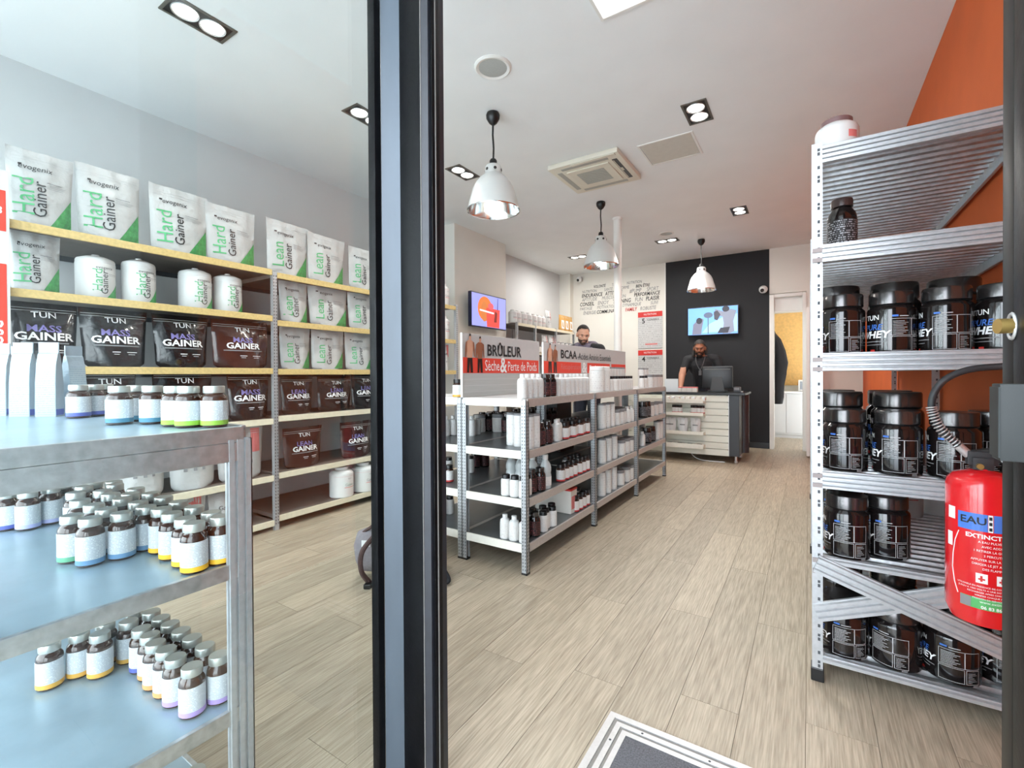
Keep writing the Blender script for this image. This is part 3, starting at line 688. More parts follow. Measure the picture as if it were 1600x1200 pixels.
def relax(P, r, n=60, x0=-9, x1=9, y0=-9, y1=9):
    P = [list(p) for p in P]
    for _ in range(n):
        for i in range(len(P)):
            for j in range(i):
                dx, dy = P[i][0]-P[j][0], P[i][1]-P[j][1]; d = math.hypot(dx, dy)
                if d < 2*r+.0025:
                    if d < 1e-5: dx, dy, d = .001, .001, .0014
                    k = (2*r+.003-d)/2/d; P[i][0] += dx*k; P[i][1] += dy*k; P[j][0] -= dx*k; P[j][1] -= dy*k
        for p in P: p[0] = min(max(p[0], x0), x1); p[1] = min(max(p[1], y0), y1)
    return P

# window rack, top shelf
inner = dict(x0=FX0+.06, x1=FX1-.042, y0=FY0+.05, y1=FY1-.05)
TOPB = [(123, 655, 'indigo'), (150, 652, 'indigo'), (165, 650, 'teal'), (187, 665, 'teal'), (214, 660, 'teal'), (239, 664, 'teal'), (282, 668, 'lime'), (306, 668.5, 'lime'), (343, 667, 'lime')]
P = relax([at(x, y-2.5, Z=1.028)[:2] for x, y, c in TOPB], .0285, **inner)
for (x, y), (_, _, c) in zip(P, TOPB):
    o = place('pill_bottle', pill(c, .1, .0285), (x, y, 1.0275), random.uniform(0, 6)); register(o, f'short bottle with {c} band', 'top shelf behind the window', 'the steel post', -x, 'bottle', 'bottles on the window rack top shelf')
# middle shelf: caps read at the cap height
MID = [(311, 820, 'yellow'), (292, 811, 'yellow'), (270, 803, 'yellow'), (252, 796, 'yellow'), (347, 811, 'yellow'), (328, 803, 'yellow'), (302, 794, 'yellow'), (282, 785, 'yellow'), (262, 777, 'yellow'),
       (190, 803, 'blue'), (228, 793, 'blue'), (216, 786, 'blue'), (236, 772, 'blue'), (212, 765, 'blue'), (200, 774, 'blue'), (193, 779, 'blue'), (141, 811, 'blue'), (147, 790, 'blue'), (166, 797, 'blue'),
       (112, 807, 'green'), (125, 783, 'green'), (118, 771, 'green'), (176, 773, 'green'), (160, 768, 'green'), (135, 760, 'green'), (122, 755, 'green'), (180, 757, 'green'), (150, 755, 'green'), (190, 752, 'green'),
       (88, 760, 'lilac'), (48, 768, 'lilac'), (14, 770, 'indigo'), (64, 757, 'lilac'), (105, 757, 'lilac')]
P = relax([at(x, y-1, Z=.813)[:2] for x, y, c in MID], .027, **inner)
for (x, y), (_, _, c) in zip(P, MID):
    o = place('pill_bottle', pill(c), (x, y, .7035), random.uniform(0, 6)); register(o, f'amber bottle, {c} band', 'on the middle shelf behind the window', 'the steel post', math.hypot(x-FX1, y-FY1), 'bottle', 'bottles on the window rack middle shelf')
LOWS = [(301, 1042, 'purple'), (274, 1028, 'purple'), (259, 1016, 'orange'), (243, 1005, 'orange'), (243, 990, 'orange'), (224, 982, 'indigo'), (341, 1025, 'purple'), (324, 1009, 'purple'), (309, 994, 'purple'), (292, 983, 'purple'), (279, 972, 'purple'), (265, 962, 'purple'), (246, 952, 'purple'),
        (199, 968, 'amber'), (151, 990, 'amber'), (88, 1003, 'amber'), (122, 993, 'amber'), (172, 975, 'amber'), (215, 958, 'amber')]
P = relax([at(x, y-1, Z=.467)[:2] for x, y, c in LOWS], .027, **inner)
for (x, y), (_, _, c) in zip(P, LOWS):
    o = place('pill_bottle', pill(c), (x, y, .3575), random.uniform(0, 6)); register(o, f'amber bottle, {c} band', 'on the lower shelf behind the window', 'the steel post', math.hypot(x-FX1, y-FY1), 'bottle', 'bottles on the window rack lower shelf')
P = relax([(-1.21, .52), (-1.22, .45), (-1.29, .54), (-1.3, .47)], .027, **inner)
for i, (x, y) in enumerate(P):
    o = place('pill_bottle', pill('amber', .112, .027, wht_cap if i == 0 else None), (x, y, .0575)); register(o, 'dark bottle at the bottom picture edge', 'window rack floor shelf', 'the steel post', -x, 'bottle', 'bottles on the window rack bottom shelf')

# pouches ----------------------------------------------------------
def pouch_surf(w, h, d, seed, n=12, m=12):
    rnd = random.Random(seed); ph = [rnd.uniform(0, 6) for _ in range(6)]
    def th(u, v):       # half thickness at u in [-1,1], v in [0,1]
        base = d*.5*(1-v**2.2)**.8 if v < .9 else d*.5*(1-.9**2.2)**.8*(1-v)/.1*.9
        e = max(0, 1-abs(u)**2.4)
        wr_ = 1+.12*math.sin(5*u+ph[0]+4*v)*math.sin(7*v+ph[1])
        cr_ = .0035*math.sin(11*u+9*v+ph[4])*math.sin(13*v-6*u+ph[5])*min(1, 4*v)*min(1, (1-v)*5)*e
        return max(.0015, base*e*wr_+cr_)
    def wd(v): return w*.5*(.91+.09*v+.015*math.sin(3*v+ph[2]))*(1-.16*max(0, 1-v/.09)**2)
    def cy(u, v): return .012*math.sin(2.2*v+ph[3])*v*v+.004*math.sin(9*u+ph[4])*v
    return th, wd, cy
def pouch(w, h, d, seed, base_m, deco):
    th, wd, cy = pouch_surf(w, h, d, seed)
    N, M_ = 14, 16
    v = []; f = []
    for s in (-1, 1):
        for j in range(M_+1):
            for i in range(N+1):
                u = -1+2*i/N; t = j/M_; v.append((u*wd(t), s*th(u, t)+cy(u, t), t*h))
    q = (N+1)*(M_+1)
    for j in range(M_):
        for i in range(N):
            a = j*(N+1)+i; f.append((a, a+1, a+N+2, a+N+1)); f.append((q+a, q+a+N+1, q+a+N+2, q+a+1))
        a = j*(N+1); f.append((a, a+N+1, q+a+N+1, q+a)); a += N; f.append((a, q+a, q+a+N+1, a+N+1))
    f.append(tuple(list(range(N, -1, -1))+[q+i for i in range(N+1)]))
    def S_(x, z, e=.0045):
        t = min(max(z/h, 0), 1); u = max(-1, min(1, x/wd(t))); return (x, -th(u, t)+cy(u, t)-e, z)
    parts = [('pouch', mesh('pouch', v, f, True, 70), base_m)]
    # zip line near the top
    for zz in (.86, .9):
        r = [S_(-wd(zz)*.96+1.92*wd(zz)*i/16, zz*h) for i in range(17)]
        vv = []; ff = []
        for i, p in enumerate(r): vv += [p, (p[0], p[1], p[2]+h*.006)]
        for i in range(16): ff.append((2*i, 2*i+2, 2*i+3, 2*i+1))
        parts.append(('zip_line', mesh('zip', vv, ff), foil_w if base_m is not foil_w else MATS['ink_zip']))
    for nm, m_, fl_ in deco(w, h):
        V, F_ = [], []
        for vv, ff in fl_:
            o = len(V); V += [S_(x, z) for x, z in vv]; F_ += [tuple(i+o for i in q_) for q_ in ff]
        parts.append((nm, mesh(nm, V, F_), m_))
    return parts
mat('ink_zip', lin(196, 196, 196), .5)
def T(body, size, x, z, rot=False, **k):
    kk = (body, size, tuple(sorted(k.items())))
    if kk not in TXT: TXT[kk] = text_flat(body, size, **k)
    v, f = TXT[kk]
    return ([(x-b, z+a) for a, b in v] if rot else [(x+a, z+b) for a, b in v]), f
def gridtri(w, h, n=6):
    v = []; f = []           # corner triangle, finely split so that it hugs the pouch
    x1 = w*.46; L = w*.36; H = h*.42
    for j in range(n+1):
        for i in range(n+1-j):
            v.append((x1-L*i/n, h*.03+H*j/n))
    idx = {}; c = 0
    for j in range(n+1):
        for i in range(n+1-j): idx[(i, j)] = c; c += 1
    for j in range(n):
        for i in range(n-j):
            f.append((idx[(i, j)], idx[(i, j+1)], idx[(i+1, j)]))
            if i+j < n-1: f.append((idx[(i+1, j)], idx[(i, j+1)], idx[(i+1, j+1)]))
    return v, f
def deco_white(word):
    def dd(w, h):
        return [('brand_lettering', ink_k, [T('evogenix', h*.1, -w*.1, h*.765, shear=.15, xs=.9), rects([(-w*.34, -w*.29, h*.775, h*.8)])]),
                ('green_lettering', ink_g, [T(word, h*.27, -w*.26, h*.38, True, xs=.92)]),
                ('black_lettering', ink_k, [T('Gainer', h*.19, -w*.045, h*.36, True, xs=.92)]),
                ('fine_print', ink_gr, [rects([(w*.06, w*.3, h*.6, h*.607), (w*.06, w*.36, h*.57, h*.574), (w*.06, w*.34, h*.55, h*.554), (w*.06, w*.32, h*.53, h*.534)])]),
                ('leaf_print', ink_dg, [gridtri(w, h)])]
    return dd
def deco_black(word):
    def dd(w, h):
        return [('brand_lettering', ink_w, [T('TUN', h*.13, 0, h*.8, bold=.01, xs=1.1)]),
                ('lilac_lettering', ink_l, [T(word, h*.15, -w*.01, h*.585, bold=.02, xs=1.15)]),
                ('white_lettering', ink_w, [T('GAINER', h*.17, 0, h*.46, bold=.025, xs=1.12)]),
                ('stripe', ink_gr, [rects([(-w*.33, w*.34, h*.355, h*.375)], 8)]),
                ('fine_print', ink_w, [rects([(-w*.08, w*.04, h*.25, h*.262), (w*.14, w*.3, h*.25, h*.262), (-w*.06, w*.02, h*.215, h*.222), (w*.16, w*.27, h*.215, h*.222)], 2)])]
    return dd
def deco_pink(w, h):
    return [('red_print_or_reflection', ink_p, [rects([(w*.2, w*.4, h*.5, h*.95), (w*.08, w*.2, h*.62, h*.66), (w*.1, w*.2, h*.75, h*.78)])]),
            ('brand_lettering', ink_k, [T('Gainer', h*.16, -w*.12, h*.62, xs=.9)]),
            ('fine_print', ink_gr, [rects([(-w*.35, w*.1, h*.45, h*.455), (-w*.25, -w*.18, h*.3, h*.36), (-w*.05, w*.02, h*.3, h*.36), (w*.14, w*.2, h*.3, h*.36)])])]
PC = {}
def shelf_pouch(xl, xr, yt, z, kind, shelf, ref, look, group, X=-3.46, d=.1, yaw=0.0):
    xc = (xl+xr)/2; w = at(xr, yt, X=X).y-at(xl, yt, X=X).y; y = at(xc, yt, X=X).y; h = at(xc, yt, X=X).z-z
    wq, hq = round(w/.02)*.02, round(h/.02)*.02; sd = int(xl) % 3
    k = (kind, wq, hq, sd)
    if k not in PC:
        dec, m_ = {'hard': (deco_white('Hard'), foil_w), 'lean': (deco_white('Lean'), foil_w), 'mass': (deco_black('MASS'), foil_k), 'mlean': (deco_black('LEAN'), foil_k), 'rlean': (deco_black('LEAN'), foil_m), 'rmass': (deco_black('MASS'), foil_m), 'pink': (deco_pink, foil_w)}[kind]
        PC[k] = pouch(wq, hq, d, sd+len(PC), m_, dec)
    o = place('supplement_pouch', PC[k], (X-.0, y, z+.001), PI/2+yaw)
    register(o, look, shelf, ref, y, 'pouch', group)
Z1, Z2, Z3 = bays[0][2], bays[1][2], bays[2][2]
b1 = 'near bay of wall shelving'; b2 = 'wall bay beside door post'
for a in ((10, 115, 238), (118, 222, 266), (233, 326, 300), (322, 399, 325)): shelf_pouch(*a, Z1[0], 'hard', 'top shelf, '+b1, 'the street', 'white green pouch', 'white gainer pouches', yaw=random.uniform(-.05, .05))
shelf_pouch(12, 97, 362, Z1[1], 'hard', 'second shelf, '+b1, 'the street', 'white green pouch', 'white gainer pouches')
for a in ((12, 122, 474), (124, 233, 482), (240, 326, 492), (331, 421, 500)): shelf_pouch(*a, Z1[2], 'mass' if a[0] < 300 else 'rmass', 'third shelf, '+b1, 'the street', 'black lilac-lettered pouch', 'black gainer pouches')
for a in ((20, 110, 572), (125, 215, 576), (240, 330, 580), (355, 421, 584)): shelf_pouch(*a, Z1[3], 'mass', 'fourth shelf, '+b1, 'the street', 'black lilac-lettered pouch', 'black gainer pouches')
for a in ((100, 182, 676), (186, 258, 672), (263, 338, 670), (340, 410, 668)): shelf_pouch(*a, Z1[4], 'pink', 'fifth shelf, '+b1, 'the street', 'white red-printed pouch', 'white and red pouches')
for a in ((230, 322, 772), (326, 392, 766)): shelf_pouch(*a, Z1[5], 'pink', 'bottom shelf, '+b1, 'the street', 'white red-printed pouch', 'white and red pouches')
for a in ((414, 482, 350), (478, 539, 370), (543, 588, 390)): shelf_pouch(*a, Z2[0], 'lean', 'top shelf, '+b2, 'the street', 'white green pouch', 'white gainer pouches', yaw=random.uniform(-.08, .08))
for a in ((436, 481, 438), (483, 542, 446), (544, 587, 456)): shelf_pouch(*a, Z2[1], 'lean', 'second shelf, '+b2, 'the street', 'white green pouch', 'white gainer pouches')
for a in ((437, 484, 511), (486, 536, 516), (538, 583, 519)): shelf_pouch(*a, Z2[2], 'lean', 'third shelf, '+b2, 'the street', 'white green pouch', 'white gainer pouches')
for a in ((438, 489, 588), (496, 548, 586), (549, 589, 584)): shelf_pouch(*a, Z2[3], 'mlean', 'fourth shelf, '+b2, 'the street', 'black lilac-lettered pouch', 'black gainer pouches')
for a in ((443, 502, 666), (532, 580, 657)): shelf_pouch(*a, Z2[4], 'rlean', 'fifth shelf, '+b2, 'the street', 'dark maroon pouch', 'black gainer pouches')
shelf_pouch(684, 700, 537, Z3[2], 'pink', 'third shelf, bay right of the door post', 'the street', 'white pouch', 'white and red pouches')

# white tubs
def white_tub(w, h, deco):
    def mk():
        r = w/2
        b_ = G().lathe([(r*.93, 0), (r, .008), (r, h*.76), (r*.985, h*.79), (r*.8, h*.88), (r*.62, h*.9)], 28).me(smooth=True)
        c = G().lathe([(r*.56, h*.885), (r*.56, h*.99), (r*.52, h), (0, h)], 28).me(smooth=True)
        if deco == 'hard':
            b_ = G().lathe([(r*.93, 0), (r, .008), (r, h*.8)], 28).me(smooth=True); c = G().lathe([(r*.99, h*.8), (r*.99, h*.85), (r*.93, h*.89), (r*.55, h*.945), (r*.2, h*.95), (r*.2, h*.995), (0, h)], 28).me(smooth=True)
        parts = [('body', b_, wht_pl), ('cap', c, wht_cap), ('neck_ring', G().lathe([(r*1.002, h*.765), (r*1.012, h*.775), (r*1.0, h*.785)], 28, closed=False).me(smooth=True), wht_cap)]
        rr_ = r+.0012
        if deco == 'hard':
            parts += [('green_lettering', wrap(rr_, [T('Hard', h*.25, -r*.25, h*.4, True)]), ink_g), ('black_lettering', wrap(rr_, [T('Gainer', h*.19, r*.1, h*.36, True)]), ink_k),
                      ('brand_lettering', wrap(rr_, [T('evogenix', h*.09, r*.1, h*.68)]), ink_k), ('fine_print', wrap(rr_, [rects([(r*.3, r*.9, h*.55, h*.557), (r*.3, r*.8, h*.52, h*.525)])]), ink_gr)]
            v, f = gridtri(w*1.1, h*.8); parts.append(('leaf_print', wrap(rr_, [([(x-r*.02, z) for x, z in v], f)]), ink_dg))
        else:
            parts += [('brand_lettering', wrap(rr_, [T('Gainer', h*.13, 0, h*.42), T('EVO', h*.07, 0, h*.62)]), ink_gr), ('red_print_or_reflection', wrap(rr_, [rects([(-r*.5, r*.6, h*.33, h*.35)])]), ink_p), ('stripe', wrap(rr_, [rects([(-r*1.5, r*1.5, h*.70, h*.705)], 16)]), ink_p)]
        return parts
    return spec(('wtub', w, h, deco), mk)
def shelf_tub(xl, xr, z, ytop, deco, shelf, look, X=-3.5, rz=0.0):
    y0, y1 = at(xl, 500, X=X).y, at(xr, 500, X=X).y; yc = (y0+y1)/2; w = min(.2, round((y1-y0)*.9/.01)*.01); h = round((at((xl+xr)/2, ytop, X=X).z-z)/.01)*.01
    o = place('supplement_tub', white_tub(w, h, deco), (X, yc, z+.001), PI/2+.1+rz); register(o, look, shelf, 'the street', yc, 'tub', 'white tubs on the wall shelving')
for a in ((114, 184, 399), (187, 246, 405), (277, 332, 421), (333, 378, 429)): shelf_tub(a[0], a[1], Z1[1], a[2], 'hard', 'second shelf, '+b1, 'white gainer tub')
for a in ((512, 550, 729), (548, 581, 723)): shelf_tub(a[0], a[1], Z2[5], a[2], 'evo', 'bottom shelf, '+b2, 'white plain tub', X=-3.45)
for a in ((684, 699, Z3[0], 444), (684, 699, Z3[1], 495)): shelf_tub(a[0], a[1], a[2], a[3], 'evo', ('top' if a[2] > 1.8 else 'second')+' shelf, bay right of the door post', 'white plain tub', X=-3.45)

# small silver bags on the window rack top
def gusset_bag():
    v = []; f = []
    w, d, h = .026, .022, .235
    prof = [(0, 1, 1), (.1, 1, 1), (.45, .98, .95), (.7, .95, .7), (.84, .97, .3), (.86, .97, .12), (1, .98, .1)]
    n = 4
    for t, a, b_ in prof: v += [(-w*a, -d*b_, h*t), (w*a, -d*b_, h*t), (w*a, d*b_, h*t), (-w*a, d*b_, h*t)]
    for j in range(len(prof)-1):
        for i in range(4): f.append((j*4+i, j*4+(i+1) % 4, j*4+4+(i+1) % 4, j*4+4+i))
    f += [(3, 2, 1, 0), tuple(range(len(v)-4, len(v)))]
    e = .0006
    lv = [(-w*.96, -d-e, h*.02), (w*.96, -d-e, h*.02), (w*.96, -d-e, h*.1), (-w*.96, -d-e, h*.1), (-w*.94, -d*.95-e, h*.45), (w*.94, -d*.95-e, h*.45), (w*.91, -d*.72-e, h*.68), (-w*.91, -d*.72-e, h*.68)]
    uv = [(0, 0), (1, 0), (1, .12), (0, .12), (0, .65), (1, .65), (1, 1), (0, 1)]
    bd = G().box(w-.0003, w+.0006, -d*.9, d*.9, h*.015, h*.095).me()
    return [('bag', mesh('bag', v, f), foil_s), ('back_print', mesh('lab', lv, [(0, 1, 2, 3), (3, 2, 5, 4), (4, 5, 6, 7)], False, 0, uv), lab_s), ('blue_corner', bd, BAND['indigo'])]
for i, (x, y, rz, sc) in enumerate(((2, 651, .25, 1), (38, 652, .25, 1), (78, 652, .28, 1), (116, 649, 1.3, .97), (22, 646, .3, 1))):
    p = at(x, y-2, Z=1.028); o = place('foil_bag', spec('gbag', gusset_bag), (p.x, p.y, 1.0275), rz+.6, sc)
    register(o, 'pale blue foil bag', 'on the top shelf behind the window', 'the picture edge', x, 'bag', 'foil bags on the window rack')

# gondola goods ------------------------------------------------------
def gbottle(kind):
    def mk():
        L = lambda prof, s=16: G().lathe(prof, s).me(smooth=True)
        if kind == 'white':      # white bottle, narrow white cap
            r, h = .031, .145
            return [('body', L([(r*.9, 0), (r, .004), (r, h*.68), (r*.9, h*.78), (r*.5, h*.84), (r*.45, h*.86)]), wht_pl), ('cap', L([(r*.5, h*.85), (r*.5, h*.99), (r*.4, h), (0, h)]), wht_cap), ('label', ring(r+.0005, h*.06, h*.66, 16), lab_w2)]
        if kind == 'blackcap':   # white bottle, black cap
            r, h = .03, .125
            return [('body', L([(r*.9, 0), (r, .004), (r, h*.74), (r*.8, h*.82)]), wht_pl), ('cap', L([(r*.82, h*.8), (r*.82, h*.985), (r*.78, h), (0, h)]), blk_p), ('label', ring(r+.0005, h*.06, h*.7, 16), lab_w2)]
        if kind == 'redband':
            r, h = .031, .115
            return [('body', L([(r*.9, 0), (r, .004), (r, h*.7), (r*.75, h*.8)]), amber), ('cap', L([(r*.82, h*.79), (r*.82, h*.985), (r*.78, h), (0, h)]), blk_p), ('label', ring(r+.0005, h*.12, h*.68, 16), lab_w2), ('band', ring(r+.0007, h*.04, h*.14, 16), BAND['red'])]
        if kind == 'orangeband':
            r, h = .034, .115
            return [('body', L([(r*.9, 0), (r, .004), (r, h*.7), (r*.75, h*.8)]), amber), ('cap', L([(r*.86, h*.79), (r*.86, h*.985), (r*.8, h), (0, h)]), blk_p), ('label', ring(r+.0005, h*.12, h*.68, 16), lab_w2), ('band', ring(r+.0007, h*.03, h*.14, 16), BAND['amber'])]
        if kind == 'dark':
            r, h = .036, .145
            return [('body', L([(r*.9, 0), (r, .004), (r, h*.72), (r*.7, h*.84)]), blk_g), ('cap', L([(r*.72, h*.83), (r*.72, h*.985), (r*.66, h), (0, h)]), blk_c), ('label', ring(r+.0005, h*.08, h*.66, 16), lab_dr)]
        if kind == 'tube':
            r, h = .034, .205
            return [('body', L([(r*.95, 0), (r, .004), (r, h*.93)]), wht_pl), ('cap', L([(r*.97, h*.93), (r*.97, h*.99), (r*.93, h), (0, h)]), ink_gr), ('label', ring(r+.0005, h*.05, h*.9, 16), lab_w2)]
        if kind == 'tub':
            r, h = .048, .135
            return [('body', L([(r*.95, 0), (r, .004), (r, h*.8)]), wht_pl), ('cap', L([(r*.98, h*.81), (r*.98, h*.99), (r*.93, h), (0, h)]), ink_gr), ('label', ring(r+.0005, h*.06, h*.76, 18), lab_w2)]
        if kind == 'bigtub':
            r, h = .06, .205
            return [('body', L([(r*.95, 0), (r, .004), (r, h*.84)], 22), wht_pl), ('cap', L([(r*.97, h*.85), (r*.97, h*.98), (r*.9, h), (0, h)], 22), wht_cap), ('label', ring(r+.0005, h*.06, h*.8, 22), lab_w2)]
        if kind == 'clear':
            r, h = .036, .215
            return [('body', L([(r*.9, 0), (r, .006), (r, h*.4), (r*.9, h*.46), (r, h*.52), (r, h*.62), (r*.8, h*.74), (r*.42, h*.84), (r*.4, h*.86)]), clear_b), ('cap', L([(r*.46, h*.85), (r*.46, h*.99), (r*.4, h), (0, h)]), wht_cap), ('label', ring(r+.0006, h*.1, h*.36, 16), lab_w2)]
        if kind == 'blacktub':
            r, h = .055, .16
            return [('body', L([(r*.95, 0), (r, .004), (r, h*.78)], 20), blk_g), ('cap', L([(r*.9, h*.79), (r*.9, h*.98), (r*.85, h), (0, h)], 20), blk_c), ('label', ring(r+.0005, h*.1, h*.7, 20), lab_d)]
    return spec(('g', kind), mk)
KLOOK = {'white': ('white bottle', .031), 'blackcap': ('black-capped white bottle', .03), 'redband': ('red-banded bottle', .031), 'orangeband': ('amber-banded bottle', .034), 'dark': ('dark bottle', .036), 'tube': ('tall white tube', .034), 'tub': ('white tub', .048), 'bigtub': ('large white tub', .06), 'clear': ('clear bottle', .036), 'blacktub': ('black tub', .055)}
SHN = ['top', 'second', 'third', 'bottom']
def shelf_set(items, z, where, xr, yr, face):
    """items: (kind, x, y) already on the shelf plane"""
    P = [[x, y] for _, x, y in items]; R_ = [KLOOK[k][1] for k, _, _ in items]
    for _ in range(80):
        for i in range(len(P)):
            for j in range(i):
                dx, dy = P[i][0]-P[j][0], P[i][1]-P[j][1]; d = math.hypot(dx, dy) or 1e-4; g = R_[i]+R_[j]+.003
                if d < g: k = (g-d)/2/d; P[i][0] += dx*k; P[i][1] += dy*k; P[j][0] -= dx*k; P[j][1] -= dy*k
        for p, r in zip(P, R_): p[0] = min(max(p[0], xr[0]+r+.016), xr[1]-r-.016); p[1] = min(max(p[1], yr[0]+r+.02), yr[1]-r-.02)
    for (k, _, _), p in zip(items, P):
        o = place({'tube': 'supplement_tube', 'tub': 'supplement_tub', 'bigtub': 'supplement_tub', 'blacktub': 'supplement_tub'}.get(k, 'supplement_bottle'), gbottle(k), (p[0], p[1], z+.0005), random.uniform(0, 6))
        register(o, KLOOK[k][0], where, 'the entrance', p[1]-p[0]*.01, 'tub' if 'tub' in k and k != 'tube' else 'bottle', 'goods on the centre gondola')
def row(kind, xs, X): return [(kind, X, at(x, 600, X=X).y) for x in xs]
def pts(kind, l, z): return [(kind, *at(x, y, Z=z)[:2]) for x, y in l]
XF = GX-.055
RXR, LXR = (GM, GX), (GL, GM)
top1 = row('white', (817, 824.5, 834, 841, 868, 877, 886, 893, 900, 907, 914, 920), XF) + row('white', (822, 829, 838), XF-.075) + row('dark', (853, 860), XF) + row('dark', (850, 856), XF-.08)
shelf_set(top1, GZ[0], 'top gondola shelf, first bay', RXR, GY[0:2], 'r')
top2 = row('bigtub', (935, 943), XF-.01) + row('blackcap', (953, 961, 967, 972, 978, 983, 989, 995), XF) + row('tube', (957, 964, 970, 976, 982, 988), XF-.08)
shelf_set(top2, GZ[0], 'top gondola shelf, middle bay', RXR, GY[1:3], 'r')
top3 = row('blackcap', (1003, 1008), XF) + row('tub', (1016, 1022, 1029, 1036), XF) + row('tube', (1004, 1009), XF-.08)
shelf_set(top3, GZ[0], 'top gondola shelf, last bay', RXR, GY[2:4], 'r')
z = GZ[1]
s2 = pts('tube', ((800, 695), (811, 697), (834, 700), (846, 701)), z) + pts('dark', ((861, 698), (858, 690), (866, 694)), z) + row('white', (874, 883), XF) + row('redband', (890, 896, 902, 910, 916, 922, 927), XF) + row('blackcap', (893, 900, 907, 914, 920), XF-.07)
shelf_set(s2, z, 'second gondola shelf, first bay', RXR, GY[0:2], 'r')
shelf_set(row('tube', (940, 947, 954), XF)+row('tub', (962, 969, 976), XF)+row('white', (984, 988, 993), XF)+row('tub', (966, 973), XF-.1), z, 'second gondola shelf, middle bay', RXR, GY[1:3], 'r')
shelf_set(row('blacktub', (1004, 1008), XF-.02)+row('tub', (1016, 1023, 1031), XF), z, 'second gondola shelf, last bay', RXR, GY[2:4], 'r')
z = GZ[2]
s3 = pts('clear', ((800, 757), (813, 759), (843, 765), (861, 767)), z) + pts('blackcap', ((803, 776), (811, 781), (832, 784), (839, 779)), z) + pts('dark', ((851, 774), (856, 768)), z) + row('redband', (877, 881), XF) + row('redband', (888, 895, 903, 909, 917, 925), XF) + row('blackcap', (892, 899, 906, 912), XF-.07)
shelf_set(s3, z, 'third gondola shelf, first bay', RXR, GY[0:2], 'r')
shelf_set(row('tube', (940, 949, 958), XF)+row('tub', (970, 979, 987), XF), z, 'third gondola shelf, middle bay', RXR, GY[1:3], 'r')
shelf_set(row('white', (1003,), XF)+row('blacktub', (1009, 1016), XF-.03)+row('tube', (1026, 1032), XF)+row('clear', (1010, 1020), XF-.2), z, 'third gondola shelf, last bay', RXR, GY[2:4], 'r')
z = GZ[3]
s4 = pts('white', ((810, 846), (835, 859), (843, 854)), z) + pts('dark', ((853, 847), (861, 841), (849, 838)), z) + pts('blackcap', ((871, 834), (881, 830), (850, 820), (862, 815), (856, 826)), z) + row('redband', (903, 911, 918, 926), XF) + row('blackcap', (908, 914, 921), XF-.07)
shelf_set(s4, z, 'bottom gondola shelf, first bay', RXR, GY[0:2], 'r')
shelf_set(row('tube', (939, 948, 957), XF)+row('tub', (968, 978, 986), XF), z, 'bottom gondola shelf, middle bay', RXR, GY[1:3], 'r')
bx = empty('product_carton', (XF-.12, at(893, 800, X=XF).y+.02, GZ[3]+.001)); tag(bx, 'white carton with red lid on the bottom gondola shelf', 'carton')
obj('box', G().bbox(-.16, .13, -.05, .05, 0, .16, .003).me(), kraft, bx); obj('lid', G().bbox(-.162, .132, -.052, .052, .16, .175, .003).me(), ink_r, bx)
obj('side_print', G().box(.13, .1312, -.04, .04, .03, .12).me(), ink_p, bx)
# goods on the wall side of the gondola, seen through it
shelf_set(row('orangeband', (690, 699, 708), -1.9), GZ[0], 'top shelf, wall side of gondola', LXR, GY[0:2], 'l')
z = GZ[1]
lw = pts('white', ((688, 683), (698, 681), (706, 680), (737, 681), (745, 679)), z) + pts('tub', ((757, 674), (769, 674)), z) + [('dark', -2.0-.09*(i % 3), 2.98+.085*(i//3)) for i in range(9)]
shelf_set(lw, z, 'second shelf, wall side of gondola', LXR, GY[0:2], 'l')
shelf_set([('dark', -1.93-.11*(i % 3), 3.4+.1*(i//3)) for i in range(12)], z, 'second shelf, wall side, middle bay', LXR, GY[1:3], 'l')
z = GZ[2]
shelf_set(pts('redband', ((690, 754), (699, 753)), z)+pts('blackcap', ((690, 742), (699, 741), (735, 738)), z)+pts('dark', ((745, 730), (756, 729), (748, 724), (740, 726)), z), z, 'third shelf, wall side of gondola', LXR, GY[0:2], 'l')
z = GZ[3]
shelf_set(pts('blackcap', ((703, 802), (687, 806)), z), z, 'bottom shelf, wall side of gondola', LXR, GY[0:2], 'l')
# dark storage boxes seen low through the middle bays
for i, (y, zz, lb) in enumerate(((3.9, GZ[1], 'dark grey display box on the second gondola shelf'), (3.95, GZ[2], 'dark grey display box on the third gondola shelf'))):
    t = empty('display_box', (-2.06, y, zz+.001)); tag(t, lb, 'box'); obj('box', G().bbox(-.12, .12, -.1, .2, 0, .22, .004).me(), blk_p, t); obj('lid_flap', G().bbox(-.121, .121, -.101, -.09, .18, .24, .003).me(), canvas_k, t)

